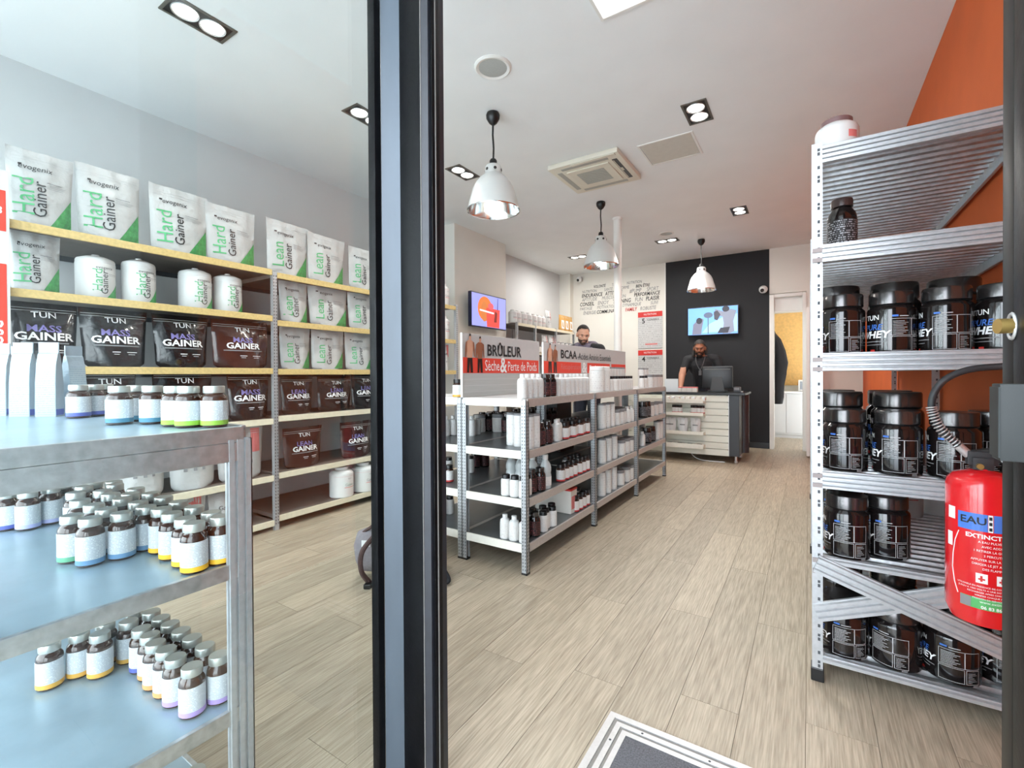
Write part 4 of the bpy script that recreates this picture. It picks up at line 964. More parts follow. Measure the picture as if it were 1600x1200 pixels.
# black whey tubs on the steel rack ------------------------------------
def whey(r, h):
    def mk():
        b_ = G().lathe([(r*.9, 0), (r*.985, .004), (r, .012), (r, h*.7), (r*.97, h*.735), (r*.84, h*.775), (r*.82, h*.8)], 32).me(smooth=True)
        n = 32; cp = []
        c = G().lathe([(r*.9, h*.795), (r*.92, h*.8), (r*.92, h*.975), (r*.88, h), (r*.3, h*.997), (0, h*.997)], 40).me(smooth=True)
        e = r+.0012; bh = h*.7
        line = .0016
        def frame(x0, x1, z0, z1): return [(x0, x1, z0, z0+line), (x0, x1, z1-line, z1), (x0, x0+line, z0, z1), (x1-line, x1, z0, z1)]
        tb = []
        x0, x1 = -r*.75, r*.75
        tb += frame(x0, x0+r*.9, bh*.42, bh*.8)+frame(x0+r*.9, x1, bh*.42, bh*.8)+frame(x0, x0+r*.9, bh*.08, bh*.4)+frame(x0+r*.95, x1, bh*.08, bh*.4)
        for k in range(9): tb.append((x0+.006, x0+r*(.5+.3*((k*7) % 5)/5), bh*(.45+.035*k), bh*(.45+.035*k)+.0018))
        for k in range(7): tb.append((x0+r*1.02, x0+r*(1.2+.25*((k*3) % 4)/4), bh*(.12+.035*k), bh*(.12+.035*k)+.0016))
        rc = rects(tb, 4)
        bar = rects([(r*.48+i*.0022, r*.48+i*.0022+.0012, bh*.02, bh*.07) for i in range(8)], 1)
        head = rects([(-r*.7, -r*.45, bh*.84, bh*.88)], 2); head2 = rects([(-r*.4, -r*.0, bh*.84, bh*.86)], 2)
        A = -PI/2; B_ = -PI/2-PI*.5
        return [('body', b_, blk_g), ('lid', c, blk_c), ('nutrition_table', wrap(e, [rc, bar, head2], A), mat('ink_table', lin(170, 170, 172), .6)), ('blue_print', wrap(e, [head], A), ink_b),
                ('brand_lettering', wrap(e, [T('TUN', bh*.16, 0, bh*.84, bold=.01)], B_), ink_w), ('blue_lettering', wrap(e, [T('PURE', bh*.18, 0, bh*.62, shear=.2, bold=.015)], B_), ink_b),
                ('white_lettering', wrap(e, [T('WHEY', bh*.22, 0, bh*.45, shear=.2, bold=.03, xs=1.1)], B_), ink_w), ('stripe', wrap(e, [rects([(-r*.7, r*.7, bh*.29, bh*.31), (-r*.5, r*.5, bh*.22, bh*.235)], 6)], B_), ink_gr),
                ('red_tag', wrap(e, [rects([(-r*.1, r*.15, bh*.06, bh*.12)], 2)], B_), ink_r), ('seal_ring', G().lathe([(r*.86, h*.775), (r*.9, h*.785), (r*.86, h*.795)], 32, closed=False).me(smooth=True), blk_p)]
    return spec(('whey', r, h), mk)
def tubs(items, z, shelf, r=.072, h=.23, group='black tubs on the steel rack', look='black protein tub'):
    for x, y, rz in items:
        o = place('protein_tub', whey(r, h), (x, y, z+.001), rz); register(o, look, shelf, 'the entrance', y+x*.01, 'tub', group)
lk_ = -.15
for nm_, z, front, back in (('third rack shelf', 1.224-.008, [(.108, 2.2, .1), (.257, 2.215, .62), (.407, 2.2, .05), (.555, 2.22, .5)], [(.10, 2.40, 0), (.29, 2.42, 0), (.47, 2.43, .2)]),
                           ('fourth rack shelf', .79-.008, [(.115, 2.18, 0), (.272, 2.19, 0), (.428, 2.2, -.1), (.55, 2.3, -.6)], [(.11, 2.40, 0), (.30, 2.42, 0), (.1, 2.62, 0), (.3, 2.62, .4)])):
    tubs(front, z, nm_); tubs(back, z, nm_, .085, .29, look='tall black protein tub')
tubs([(.12, 2.16, .1), (.245, 2.24, .15)], .47-.008, 'fifth rack shelf')
tubs([(.1, 2.34, .1), (.12, 2.52, 0)], .47-.008, 'fifth rack shelf', .085, .29, look='tall black protein tub')
tubs([(.11, 2.17, .25), (.265, 2.18, -.35), (.42, 2.19, .1), (.56, 2.27, .4)], .10-.008, 'lowest rack shelf', .076, .21)
tubs([(.11, 2.36, 0), (.28, 2.38, 0), (.46, 2.38, 0)], .10-.008, 'lowest rack shelf', .08, .29, look='tall black protein tub')
for x, y in ((.28, 2.85), (.40, 2.92), (.53, 3.02), (.17, 2.9)):
    o = place('supplement_tub', white_tub(.12, .25, 'evo'), (x, y, .463), 0); register(o, 'pale white tub behind black tubs', 'fifth rack shelf', 'the entrance', y, 'tub', 'white tubs on the steel rack')
def capsule_jar():
    r, h = .048, .2
    return [('body', G().lathe([(r*.9, 0), (r, .006), (r, h*.62), (r*.92, h*.72), (r*.66, h*.82), (r*.6, h*.86)], 28).me(smooth=True), blk_g), ('lid', G().lathe([(r*.74, h*.85), (r*.74, h*.98), (r*.7, h), (0, h)], 28).me(smooth=True), mat('lid_brown', lin(60, 46, 44), .35)), ('label', ring(r+.0006, h*.06, h*.58, 28), lab_d)]
o = place('capsule_jar', capsule_jar(), (.108, 2.2, 1.617)); tag(o, 'single dark brown jar on the second rack shelf', 'jar')
def shake_jar():
    r, h = .07, .13
    return [('body', G().lathe([(r*.92, 0), (r, .006), (r, h*.66), (r*.93, h*.76), (r*.7, h*.86)], 28).me(smooth=True), wht_pl), ('lid', G().lathe([(r*.72, h*.85), (r*.72, h*.98), (r*.68, h), (0, h)], 28).me(smooth=True), mat('lid_mauve', lin(120, 92, 92), .4)), ('red_print_or_reflection', wrap(r+.001, [rects([(r*.5, r*1.0, h*.3, h*.5)])]), ink_p)]  # the red patch paints a warm reflection on the jar's side
o = place('white_jar', shake_jar(), (.09, 2.17, 1.981)); tag(o, 'round white jar on top of the steel rack', 'jar')

# fire extinguisher -----------------------------------------------------
ex = empty('fire_extinguisher', (.425, 1.87, .436)); tag(ex, 'red water fire extinguisher beside the entrance jamb', 'fire extinguisher')
r = .081
obj('cylinder', G().lathe([(.05, .012), (.07, .0), (r, .03), (r, .385), (r*.96, .402), (r*.8, .418), (r*.45, .428), (.022, .432), (.022, .44)], 40).me(smooth=True), red_x, ex)
e = r+.0008; A = math.atan2(-1.87, -.425)-.02
lbl = obj('blue_label', wrap(e, [rects([(-.052, .012, .27, .318), (.024, .1, .27, .318)], 8)], A), mat('ext_blue', lin(70, 120, 205), .4), ex)
obj('label_lettering', wrap(e+.0006, [T('EAU', .028, -.018, .297, bold=.02, xs=1.1)], A), ink_k, lbl)
obj('symbol_strip', wrap(e, [rects([(.013, .0225, .27, .318)], 2)], A), ink_w, ex)
obj('symbol_marks', wrap(e+.0006, [rects([(.0145, .021, .274, .283), (.0145, .021, .289, .298), (.0145, .021, .304, .313)], 2)], A), ink_k, ex)
obj('title_lettering', wrap(e, [T('EXTINCTEUR', .0165, .02, .255, bold=.03, xs=1.1)], A), ink_w, ex)
tl = ['A EAU PULVERISEE', 'AVEC ADDITIF', '1 RETIRER LA GOUPILLE', '2 PERCUTER', 'APPUYER SUR LA POIGNEE', 'DIRIGER LE JET A LA BASE', 'DES FLAMMES']
obj('instruction_lettering', wrap(e, [T(s_, .0085, .026, .24-.0125*i, xs=.95) for i, s_ in enumerate(tl)], A), ink_w, ex)
for q in (0, .042):
    pg = obj('pictogram', wrap(e, [rects([(-.012+q, .012+q, .125, .152)], 3)], A), ink_w, ex)
    obj('pictogram_mark', wrap(e+.0006, [rects([(-.007+q, .007+q, .134, .139), (-.003+q, .002+q, .13, .146)], 1)], A), ink_r, pg)
obj('small_print', wrap(e, [T(s_, .0062, .022, .115-.0085*i, xs=1.0) for i, s_ in enumerate(['UTILISABLE EN PRESENCE DE COURANT ELECTRIQUE', 'JUSQU A 1000 VOLTS A UNE DISTANCE DE 1 METRE', 'RECHARGER APRES CHAQUE EMPLOI', 'VERIFIER CHAQUE ANNEE', 'PRESSION DE SERVICE 15 BAR'])], A), ink_w, ex)
obj('green_label', wrap(e, [rects([(-.046, .11, .052, .082)], 12)], A), mat('ext_green', lin(84, 172, 96), .5), ex)
obj('green_lettering', wrap(e+.0006, [T('www.extincteurs.fr', .01, .035, .073), T('06 83 86 27 61', .012, .035, .058, bold=.02)], A), ink_w, ex)
obj('grey_sticker', wrap(e+.0006, [rects([(-.046, -.022, .053, .081)], 3)], A), ink_gr, ex)
for q in ((-.082, -.06, .29, .325), (-.085, -.068, .21, .25)): obj('side_sticker', wrap(e, [rects([q], 3)], A), ink_w, ex)
obj('label_outline', G().tube([(e*math.cos(A+q/e), e*math.sin(A+q/e), zz) for q, zz in ((-.05, .26), (-.06, .23), (-.066, .19), (-.068, .15), (-.062, .11), (-.052, .08))], .0012, 5).me(), ink_w, ex)
vh = obj('valve_body', G().bbox(-.026, .02, -.022, .022, .432, .468, .004).bbox(-.035, .03, -.016, .016, .445, .485, .004).me(smooth=True), rubber, ex)
obj('brass_plug', G().tube([(-.012, -.034, .444), (-.012, -.014, .444)], .008, 10).me(smooth=True), brass, vh)
obj('lever', G().prism([(-.02, .486), (.09, .512), (.1, .506), (.0, .474)], -.011, .011, 'y').prism([(.0, .47), (.085, .462), (.085, .455), (0, .455)], -.011, .011, 'y').me(), steel_d, vh)
obj('safety_pin', G().tube([(.02, -.024, .50), (.028, -.026, .47), (.045, -.028, .445), (.06, -.027, .44), (.05, -.026, .46), (.03, -.025, .48)], .0018, 6).me(), alu, vh)
hose = [(-.03, 0, .472), (-.06, -.004, .505), (-.095, -.008, .55), (-.112, -.01, .60), (-.112, -.01, .635), (-.10, -.01, .67), (-.075, -.008, .70), (-.03, -.004, .722), (.03, 0, .73), (.09, .0, .73), (.13, 0, .70), (.14, 0, .6), (.12, 0, .3)]
def crv(P_, n=6):
    P_ = [Vector(p) for p in P_]; o = []
    for i in range(len(P_)-1):
        p0, p1, p2, p3 = P_[max(i-1, 0)], P_[i], P_[i+1], P_[min(i+2, len(P_)-1)]
        for k in range(n):
            t = k/n; o.append(.5*((2*p1)+(-p0+p2)*t+(2*p0-5*p1+4*p2-p3)*t*t+(-p0+3*p1-3*p2+p3)*t**3))
    return o+[P_[-1]]
hp = crv(hose)
hs_ = obj('hose', G().tube(hp, .0095, 10).me(smooth=True), rubber, ex)
obj('hose_ferrule', G().tube([hose[0], Vector(hose[0]).lerp(Vector(hose[1]), .8)], .012, 12).me(smooth=True), alu, hs_)
g = G(); sp = []
cl = hp[5:21]
for i in range(len(cl)-1):
    for k in range(8):
        t = k/8; p = cl[i].lerp(cl[i+1], t); tg = (cl[i+1]-cl[i]).normalized(); n1_ = tg.orthogonal().normalized(); n1_ = Vector((0, 1, 0)); b1_ = tg.cross(n1_).normalized(); a = 2*PI*(i*8+k)/8
        sp.append(p+(n1_*math.cos(a)+b1_*math.sin(a))*.0125)
obj('spring', G().tube(sp, .002, 5).me(smooth=True), alu, hs_)
obj('wall_bracket', G().box(.078, .209, -.012, .012, .33, .36).box(.2, .2095, -.03, .03, .2, .42).me(), steel_d, ex)

# entrance mat ----------------------------------------------------------
mx0, my1, mx1, my0 = -.568, 1.5, .2, .98
mt = empty('entrance_mat', (mx0, my1, 0)); tag(mt, 'grey entrance mat in a ribbed aluminium frame', 'mat')
w = .078; Lx, Ly = mx1-mx0, my1-my0
def rail(o0, o1, z, m_, nm_):
    # mitred strip pieces along the three visible sides
    obj(nm_, G().prism([(o0, -o0), (Lx-o0, -o0), (Lx-o1, -o1), (o1, -o1)], .0, z).me(), m_, mt)
    obj(nm_, G().prism([(o0, -o0), (o1, -o1), (o1, -Ly+o1), (o0, -Ly+o0)], .0, z).me(), m_, mt)
    obj(nm_, G().prism([(Lx-o0, -o0), (Lx-o0, -Ly+o0), (Lx-o1, -Ly+o1), (Lx-o1, -o1)], .0, z).me(), m_, mt)
rail(0, .022, .006, alu, 'frame_rail'); rail(.022, .034, .003, alu_d, 'frame_groove'); rail(.034, .051, .006, alu, 'frame_rail'); rail(.051, .061, .003, alu_d, 'frame_groove'); rail(.061, w, .006, alu, 'frame_rail')
obj('carpet_insert', G().box(w, Lx-w, -Ly, -w, 0, .005).me(), carpet, mt)
for sx, sy in ((.12, -.042), (.32, -.042), (.52, -.042), (.042, -.12), (.042, -.3)):
    obj('screw', G().lathe([(.004, .006), (.003, .0068), (0, .0068)], 10, cx=sx, cy=sy, closed=False).me(), slot_m, mt)

# backpack on the floor behind the post -----------------------------------
bp_ = empty('backpack', (-1.93, 1.93, 0), .5); tag(bp_, 'dark backpack on the floor behind the black door post', 'backpack')
def blob(prof, n=20, sx=1, sy=1, e=.75):
    v = []; f = []
    for r_, ry, z, oy in prof:
        for i in range(n):
            a = 2*PI*i/n; c, s_ = math.cos(a), math.sin(a); v.append((r_*math.copysign(abs(c)**e, c), oy+ry*math.copysign(abs(s_)**e, s_), z))
    for j in range(len(prof)-1):
        for i in range(n): k = (i+1) % n; f.append((j*n+i, j*n+k, (j+1)*n+k, (j+1)*n+i))
    f += [tuple(range(n-1, -1, -1)), tuple(range((len(prof)-1)*n, len(prof)*n))]
    return mesh('blob', v, f, True, 70)
obj('main_body', blob([(.15, .09, .0, 0), (.18, .12, .03, 0), (.19, .125, .14, 0), (.18, .11, .24, .01), (.14, .08, .3, .02), (.07, .035, .325, .02)]), canvas_k, bp_)
obj('side_panel', blob([(.09, .05, .03, 0), (.11, .07, .08, 0), (.12, .075, .17, 0), (.10, .05, .24, 0), (.05, .02, .26, 0)]), canvas_g, bp_).location = (-.2, -.03, .02)
obj('front_pocket', blob([(.11, .03, .03, 0), (.13, .05, .06, 0), (.13, .05, .15, 0), (.1, .03, .19, 0)]), canvas_k, bp_).location = (.02, -.12, 0)
for s_ in (-1, 1):
    st = obj('shoulder_strap', G().tube(crv([(s_*.1-.05, -.1, .29), (s_*.16-.06, -.17, .2), (s_*.17-.05, -.19, .1), (s_*.15-.04, -.15, .02)]), .014, 8).me(smooth=True), canvas_b, bp_)
    obj('buckle', G().bbox(s_*.15-.06, s_*.15-.02, -.19, -.15, .0, .025, .004).me(), blk_p, st)
obj('top_loop', G().tube(crv([(-.29, -.05, .24), (-.22, -.06, .29), (-.15, -.05, .34), (-.08, -.02, .33)]), .009, 8).me(smooth=True), canvas_b, bp_)
obj('trailing_strap', G().tube(crv([(.17, -.05, .1), (.22, -.08, .05), (.24, -.11, .02), (.21, -.13, .012), (.2, -.2, .012), (.23, -.25, .012)]), .011, 6).me(smooth=True), canvas_k, bp_)
obj('white_tag', G().bbox(-.25, -.2, -.112, -.108, .2, .235, .001).me(), wht_pl, bp_)

# ------------------------------------------------------------------ counter, people, screens, posters
CX1, CYF, CZ = -.865, 6.5, .905
ct = empty('sales_counter', (CX1, CYF, 0)); tag(ct, 'cream slatwall sales counter with black side in front of black wall', 'counter')
obj('carcass', G().bbox(-1.35, -.02, .03, .62, .09, CZ-.03, .004).me(), slat_c, ct)
nb = 9; hb = (CZ-.03-.09)/nb
for k in range(nb): obj('slat', G().bbox(-1.35, 0, 0, .028, .09+k*hb, .09+(k+1)*hb-.008, .002).me(), slat_c, ct)
obj('top', G().bbox(-1.37, .19, -.01, .7, CZ-.03, CZ, .004).me(), blk_p, ct)
obj('side_panel', G().bbox(0, .12, .015, .66, .09, CZ-.03, .006).me(), mat('counter_side', lin(44, 47, 52), .4), ct)
obj('rounded_corner', G().lathe([(.07, .09), (.07, CZ-.03)], 20, cx=.12, cy=.45).me(smooth=True), mat('counter_corner', lin(60, 60, 66), .45), ct)
obj('trim_strip', G().box(-.004, .003, -.004, .0, .09, CZ-.03).me(), alu, ct)
for x, y in ((.07, .1), (-1.25, .1), (.07, .58), (-1.25, .58)): obj('leg', G().lathe([(.022, 0), (.022, .02), (.016, .025), (.016, .09)], 14, cx=x, cy=y).me(smooth=True), alu, ct)
obj('cable', G().tube(crv([(-.48, .08, .09), (-.42, .03, .04), (-.3, .0, .012), (-.05, .02, .008)]), .006, 6).me(smooth=True), paper, ct)
for k, z in enumerate((.80, .635, .39, .21)):
    sh = empty('counter_shelf', (CX1-.72, CYF, z)); tag(sh, f'cream clip-on shelf on the counter front, {ORD[k]} from the top', 'shelf', 'clip-on counter shelves')
    obj('tray', G().bbox(-.5, .44, -.15, -.001, -.012, 0, .002).me(), slat_c, sh); obj('lip', G().bbox(-.5, .44, -.156, -.15, -.03, .03 if k in (0, 3) else .012, .002).me(), edge_w, sh)
    obj('bracket', G().prism([(-.15, -.012), (-.001, -.05), (-.001, -.012)], .434, .44, 'x').prism([(-.15, -.012), (-.001, -.05), (-.001, -.012)], -.5, -.494, 'x').me(), edge_w, sh)
cshelf = lambda k: ('top', 'second', 'third', 'lowest')[k]+' counter shelf'
for x in (1053, 1058, 1063, 1082, 1087.5, 1093, 1098):
    p = at(x, 640, Y=CYF-.08); o = place('supplement_bottle', spec('cb', lambda: [(q[0], q[1], q[2]) for q in gbottle('redband')]), (p.x, CYF-.08, .6355), 0, .9); register(o, 'small pink-labelled bottle', 'on the second counter shelf', 'the column', p.x, 'bottle', 'goods on the counter')
def snack_bar(mm): return [('sachet', G().bbox(-.02, .02, -.05, .05, 0, .05, .006).me(smooth=True), mm), ('print', G().box(-.0205, .0205, -.03, .03, .012, .03).me(), ink_p)]
for i, x in enumerate((1044, 1052, 1060, 1068, 1076, 1084, 1092, 1100)):
    p = at(x, 620, Y=CYF-.08); o = place('snack_sachet', spec(('sb', i % 2), lambda: snack_bar((kraft, paper)[i % 2])), (p.x, CYF-.085, .8005)); register(o, 'small pale snack sachet', 'on the top counter shelf', 'the column', p.x, 'sachet', 'sachets on the counter shelf')
for i, x in enumerate((1042, 1049, 1067, 1087)):
    p = at(x, 660, Y=CYF-.08)
    if ('cpouch', i % 2) not in PC: PC[('cpouch', i % 2)] = pouch(.13, .18, .07, 30+i, mat('white_pouch_plain', lin(214, 214, 214), .4), lambda w, h: [('print', ink_gr, [rects([(-w*.25, w*.25, h*.46, h*.54)])])])
    o = place('small_pouch', PC[('cpouch', i % 2)], (p.x, CYF-.08, .391)); register(o, 'small white pouch', 'on the third counter shelf', 'the column', p.x, 'pouch', 'pouches on the counter shelf')
for i, x in enumerate((1046, 1062, 1078, 1093)):
    p = at(x, 697, Y=CYF-.08); o = place('flat_packet', spec('fp', lambda: [('packet', G().bbox(-.06, .06, -.05, .05, 0, .022, .004).me(), kraft), ('print', G().box(-.03, .03, -.03, .03, .022, .0226).me(), ink_gr)]), (p.x, CYF-.08, .2105)); register(o, 'flat pale packet', 'on the lowest counter shelf', 'the column', p.x, 'packet', 'packets on the counter shelf')
for i, x in enumerate((1062, 1070, 1078, 1086)):
    p = at(x, 608, Y=CYF+.1); o = place('treat_box', spec('tbx', lambda: [('box', G().bbox(-.032, .032, -.04, .04, 0, .065, .003).me(), kraft), ('lid', G().bbox(-.033, .033, -.041, .041, .055, .07, .003).me(), ink_p)]), (p.x, CYF+.1, CZ+.001)); register(o, 'small pink-lidded box', 'on the counter top', 'the column', p.x, 'box', 'boxes on the counter')
tag(obj('counter_notice', G().bbox(-.09, .09, -.003, .003, 0, .18, .001).me(), paper, None, (at(1049, 600, Y=CYF+.06).x, CYF+.06, CZ+.001)), 'white notice standing on the counter beside the gondola', 'notice')
mn = empty('monitor', (at(1121, 600, Y=6.86).x, 6.86, CZ+.001), .08); tag(mn, 'black till monitor seen from behind on the counter', 'monitor')
obj('base', G().bbox(-.12, .12, -.1, .1, 0, .02, .005).me(smooth=True), blk_p, mn); obj('stand', G().prism([(-.09, .015), (.09, .015), (.06, .2), (-.06, .2)], -.045, -.015, 'y').me(), mat('stand_grey', lin(58, 56, 54), .45), mn)
obj('screen_shell', G().bbox(-.19, .19, -.03, .02, .05, .35, .012).me(smooth=True), blk_p, mn); obj('shell_ridge', G().bbox(-.16, .16, -.038, -.028, .30, .312, .002).bbox(-.185, .185, -.034, -.03, .335, .345, .002).me(), mat('shell_edge', lin(96, 94, 90), .4), mn)
tm = empty('card_terminal', (at(1152, 606, Y=6.75).x, 6.75, CZ+.001)); tag(tm, 'small grey card terminal on the counter corner', 'card terminal')
obj('body', G().bbox(-.04, .04, -.05, .06, 0, .07, .008).me(smooth=True), mat('terminal_grey', lin(70, 72, 76), .4), tm); obj('display', G().bbox(-.03, .03, -.052, -.049, .03, .06, .002).me(), ink_gr, tm); obj('receipt', G().box(-.02, .06, .061, .12, .0, .012).me(), paper, tm)

# screens
def screen(name, label, loc, rz, w, h, tilt, shapes, back):
    t = empty(name, loc, rz); t.rotation_euler = (tilt, 0, rz); tag(t, label, 'screen', 'wall screens')
    obj('bezel', G().bbox(-w/2, w/2, -.02, .03, -h/2, h/2, .004).me(smooth=True), mat('bezel_navy', lin(26, 32, 60), .3), t)
    obj('panel', G().box(-w/2+.012, w/2-.012, -.0215, -.0195, -h/2+.014, h/2-.014).me(), back, t)
    for i, (nm_, pts_, m_) in enumerate(shapes):
        v = [(x*w, -.022-.0003*i, z*h) for x, z in pts_]; obj(nm_, mesh('p', v, [tuple(range(len(v)))]), m_, t)
    obj('wall_mount', G().box(-.08, .08, .03, .06, -.08, .08).me(), steel_d, t)
    return t
E_ = lambda n, c, s=.5: mat(n, lin(*c), .4, emit=s)
circ = lambda cx_, cz_, rx, rz_, n=20, a0=0, a1=2*PI: [(cx_+rx*math.cos(a0+(a1-a0)*i/n), cz_+rz_*math.sin(a0+(a1-a0)*i/n)) for i in range(n)]
tv1 = screen('wall_screen', 'screen showing a red drink on lilac, on the wall pier', (-3.60, 5.05, 1.995), PI/2, .80, .445, -.0, [
    ('orange_slice', circ(-.13, .06, .2, .36), E_('scr_orange', (224, 120, 50))), ('slice_rind', circ(-.15, -.02, .1, .3), E_('scr_amber', (200, 120, 60))),
    ('glass_print', [(-.08, -.46), (.28, -.46), (.30, .1), (-.1, .1)], E_('scr_red', (222, 76, 66))), ('glass_highlight', [(.12, -.3), (.2, -.3), (.22, -.02), (.16, .05)], E_('scr_dark', (120, 40, 30))),
    ('straw_print', [(.22, .08), (.24, .08), (.25, .44), (.235, .44)], E_('scr_navy', (60, 60, 120))), ('cherry_print', circ(.03, .16, .08, .1), E_('scr_rose', (236, 96, 104))), ('caption_print', [(-.28, -.02), (.12, -.06), (.12, -.01), (-.28, .03)], E_('scr_white', (236, 226, 236)))], E_('scr_lilac', (150, 156, 232)))
obj('arm', G().box(-.05, .05, .06, .12, -.05, .05).me(), steel_d, tv1)
tv2 = screen('wall_screen', 'screen showing athletes under blue sky on the black wall', (-1.30, 8.0, 2.0), 0.0, .76, .46, 0, [
    ('cloud_print', [(-.2, -.4), (.48, -.4), (.48, .2), (.2, .1), (-.05, -.1)], E_('scr_pale', (150, 188, 236))), ('pole_print', [(-.09, -.45), (-.075, -.45), (-.075, .2), (-.09, .2)], E_('scr_slate', (70, 80, 100))), ('palm_print', circ(-.08, .2, .09, .1), E_('scr_slate2', (84, 96, 120))),
    ('runner_print', [(-.4, -.46), (-.22, -.46), (-.2, -.2), (-.17, .05), (-.2, .1), (-.3, .1), (-.32, 0), (-.38, -.1)], E_('scr_grey', (110, 112, 132))), ('runner_head', circ(-.26, .02, .06, .11), E_('scr_ink', (44, 44, 56))),
    ('athlete_print', [(.2, -.46), (.34, -.46), (.42, -.4), (.4, -.05), (.46, .3), (.36, .36), (.2, .3), (.06, .4), (.02, .2), (.1, .18), (.2, .12), (.22, -.1)], E_('scr_mid', (120, 126, 144))), ('athlete_head', circ(.26, .38, .07, .1), E_('scr_ink', (44, 44, 56))), ('shorts_print', [(.1, -.44), (.3, -.44), (.34, -.24), (.16, -.26)], E_('scr_ink', (44, 44, 56))), ('arm_print', [(.04, .04), (.1, .0), (.16, .2), (.1, .34), (.03, .3)], E_('scr_ink2', (60, 58, 70)))], E_('scr_sky', (112, 166, 238)))

# posters and word cloud on the back wall
def poster(z0, z1, y, label, head, num):
    x0, x1 = at(997, 520, Y=y).x, at(1035, 520, Y=y).x; w = x1-x0; h = z1-z0
    t = empty('poster', ((x0+x1)/2, y, z0)); tag(t, label, 'poster', 'posters on the back wall')
    o = mesh('sheet', [(-w/2, 0, 0), (w/2, 0, 0), (w/2, 0, h), (-w/2, 0, h), (-w/2, .006, 0), (w/2, .006, 0), (w/2, .006, h), (-w/2, .006, h)], [(0, 1, 2, 3), (5, 4, 7, 6), (0, 4, 5, 1), (3, 2, 6, 7), (0, 3, 7, 4), (1, 5, 6, 2)], False, 0, [(0, 0), (1, 0), (1, 1), (0, 1)]*2)
    obj('sheet', o, post_m, t)
    obj('red_header', G().box(-w/2, w/2, -.0015, 0, h-.09, h).me(), ink_r, t)
    v, f = text_mesh(lambda a, b_: (a, -.0025, h-.045+b_), head, .045, xs=.9); obj('header_lettering', mesh('t', v, f), ink_w, t)
    v, f = text_mesh(lambda a, b_: (-w*.27+a, -.0025, h-.16+b_), num, .12, bold=.02); obj('number', mesh('t', v, f), ink_k, t)
    v, f = text_mesh(lambda a, b_: (w*.12+a, -.0025, h-.14+b_), 'CONSEILS', .045, bold=.01); obj('title_lettering', mesh('t', v, f), ink_k, t)
    obj('red_note', G().box(-w*.2, w*.3, -.0015, 0, .06, .085).me(), ink_p, t)
poster(1.60, 2.235, YB-.012, 'grey advice poster with red header, upper of two', 'NUTRITION', '5')
poster(.9, 1.57, YB-.012, 'grey advice poster with red header, lower of two', 'NUTRITION', '4')
wc = empty('word_cloud', (0, YB-.004, 0)); tag(wc, 'grey and red word cloud printed on the back wall', 'lettering')
ROWS = [(2.775, .07, [('VOLONTÉ', -3.25, ink_k), ('TEAM', -2.95, ink_gr), ('NUTRITION', -2.6, ink_gr)]), (2.70, .075, [('NUTRITION', -3.45, ink_gr), ('SANTÉ', -3.08, ink_gr), ('FORME', -2.78, ink_gr), ('BIEN ÊTRE', -2.45, ink_k)]),
        (2.625, .095, [('ENDURANCE', -3.4, ink_k), ('ATTITUDE', -2.98, ink_k), ('#PUMP', -2.58, ink_gr), ('SPORT', -2.28, ink_gr)]), (2.55, .09, [('APTITUDE', -3.45, ink_gr), ('MUSCULATION', -2.98, ink_gr), ('PERFORMANCE', -2.38, ink_k)]),
        (2.465, .1, [('CONSEIL', -3.5, ink_k), ('ENJOY', -3.18, ink_gr), ('TRAINING', -2.83, ink_k), ('FUN', -2.52, ink_gr), ('PLAISIR', -2.28, ink_k)]), (2.385, .08, [('PARTAGE', -3.52, ink_gr), ('MOTIVATION', -3.12, ink_gr), ('DYNAMIQUE', -2.65, ink_gr), ('SUIVI', -2.25, ink_gr)]),
        (2.30, .09, [('ÉNERGIE', -3.45, ink_gr), ('COMMUNAUTÉ', -3.08, ink_k), ('FAMILY', -2.66, ink_r), ('ROBUSTE', -2.36, ink_gr)])]
for z, sz, ws in ROWS:
    for body, x, m_ in ws:
        v, f = text_mesh(lambda a, b_: (x+a, -.001, z+b_), body, sz, bold=.012 if m_ is not ink_gr else 0, shear=.15, xs=.72); obj('word', mesh('t', v, f), m_, wc)

# shelving on the far left wall, above the signs
fs = empty('back_shelving', (-3.55, 5.72, 0)); tag(fs, 'grey shelving unit against the far left wall', 'shelving')
for z in (1.91, 1.5, 1.1, .7, .3):
    sh = obj('shelf', G().box(-.43, -.012, 0, 1.9, z-.03, z).me(), deck_b, fs); obj('shelf_edge', G().bbox(-.012, 0, 0, 1.9, z-.04, z+.002, .002).me(), edge_c, sh)
for y in (-.03, .5, 1.2, 1.9):
    obj('post', G().box(-.03, .004, y, y+.03, 0, 1.92).me(), galv, fs); obj('rear_post', G().box(-.43, -.4, y, y+.03, 0, 1.92).me(), galv, fs)
for i, x in enumerate((802, 809, 818, 826, 834, 841, 847)):
    p = at(x, 500, X=-3.62); o = place('supplement_tub', white_tub(.13, .19, 'evo'), (-3.63, p.y, 1.911), 1.2); register(o, 'white tub', 'on top of far left shelving', 'the wall pier', p.y, 'tub', 'tubs on the far shelving')
PB = pouch(.2, .29, .08, 77, foil_w, deco_pink)
o = place('supplement_pouch', PB, (-3.6, at(856, 500, X=-3.6).y, 1.911), PI/2); tag(o, 'tall white pouch on top of the far left shelving', 'pouch')
PG = pouch(.19, .27, .08, 78, foil_g, lambda w, h: [('white_panel', ink_w, [rects([(-w*.28, w*.28, h*.12, h*.66)], 6)])])
for i, x in enumerate((877, 883.5, 890)):
    o = place('gold_pouch', PG, (-3.6, at(x, 500, X=-3.6).y, 1.911), PI/2); register(o, 'gold pouch with white panel', 'on the far left shelving', 'the wall pier', i, 'pouch', 'gold pouches')
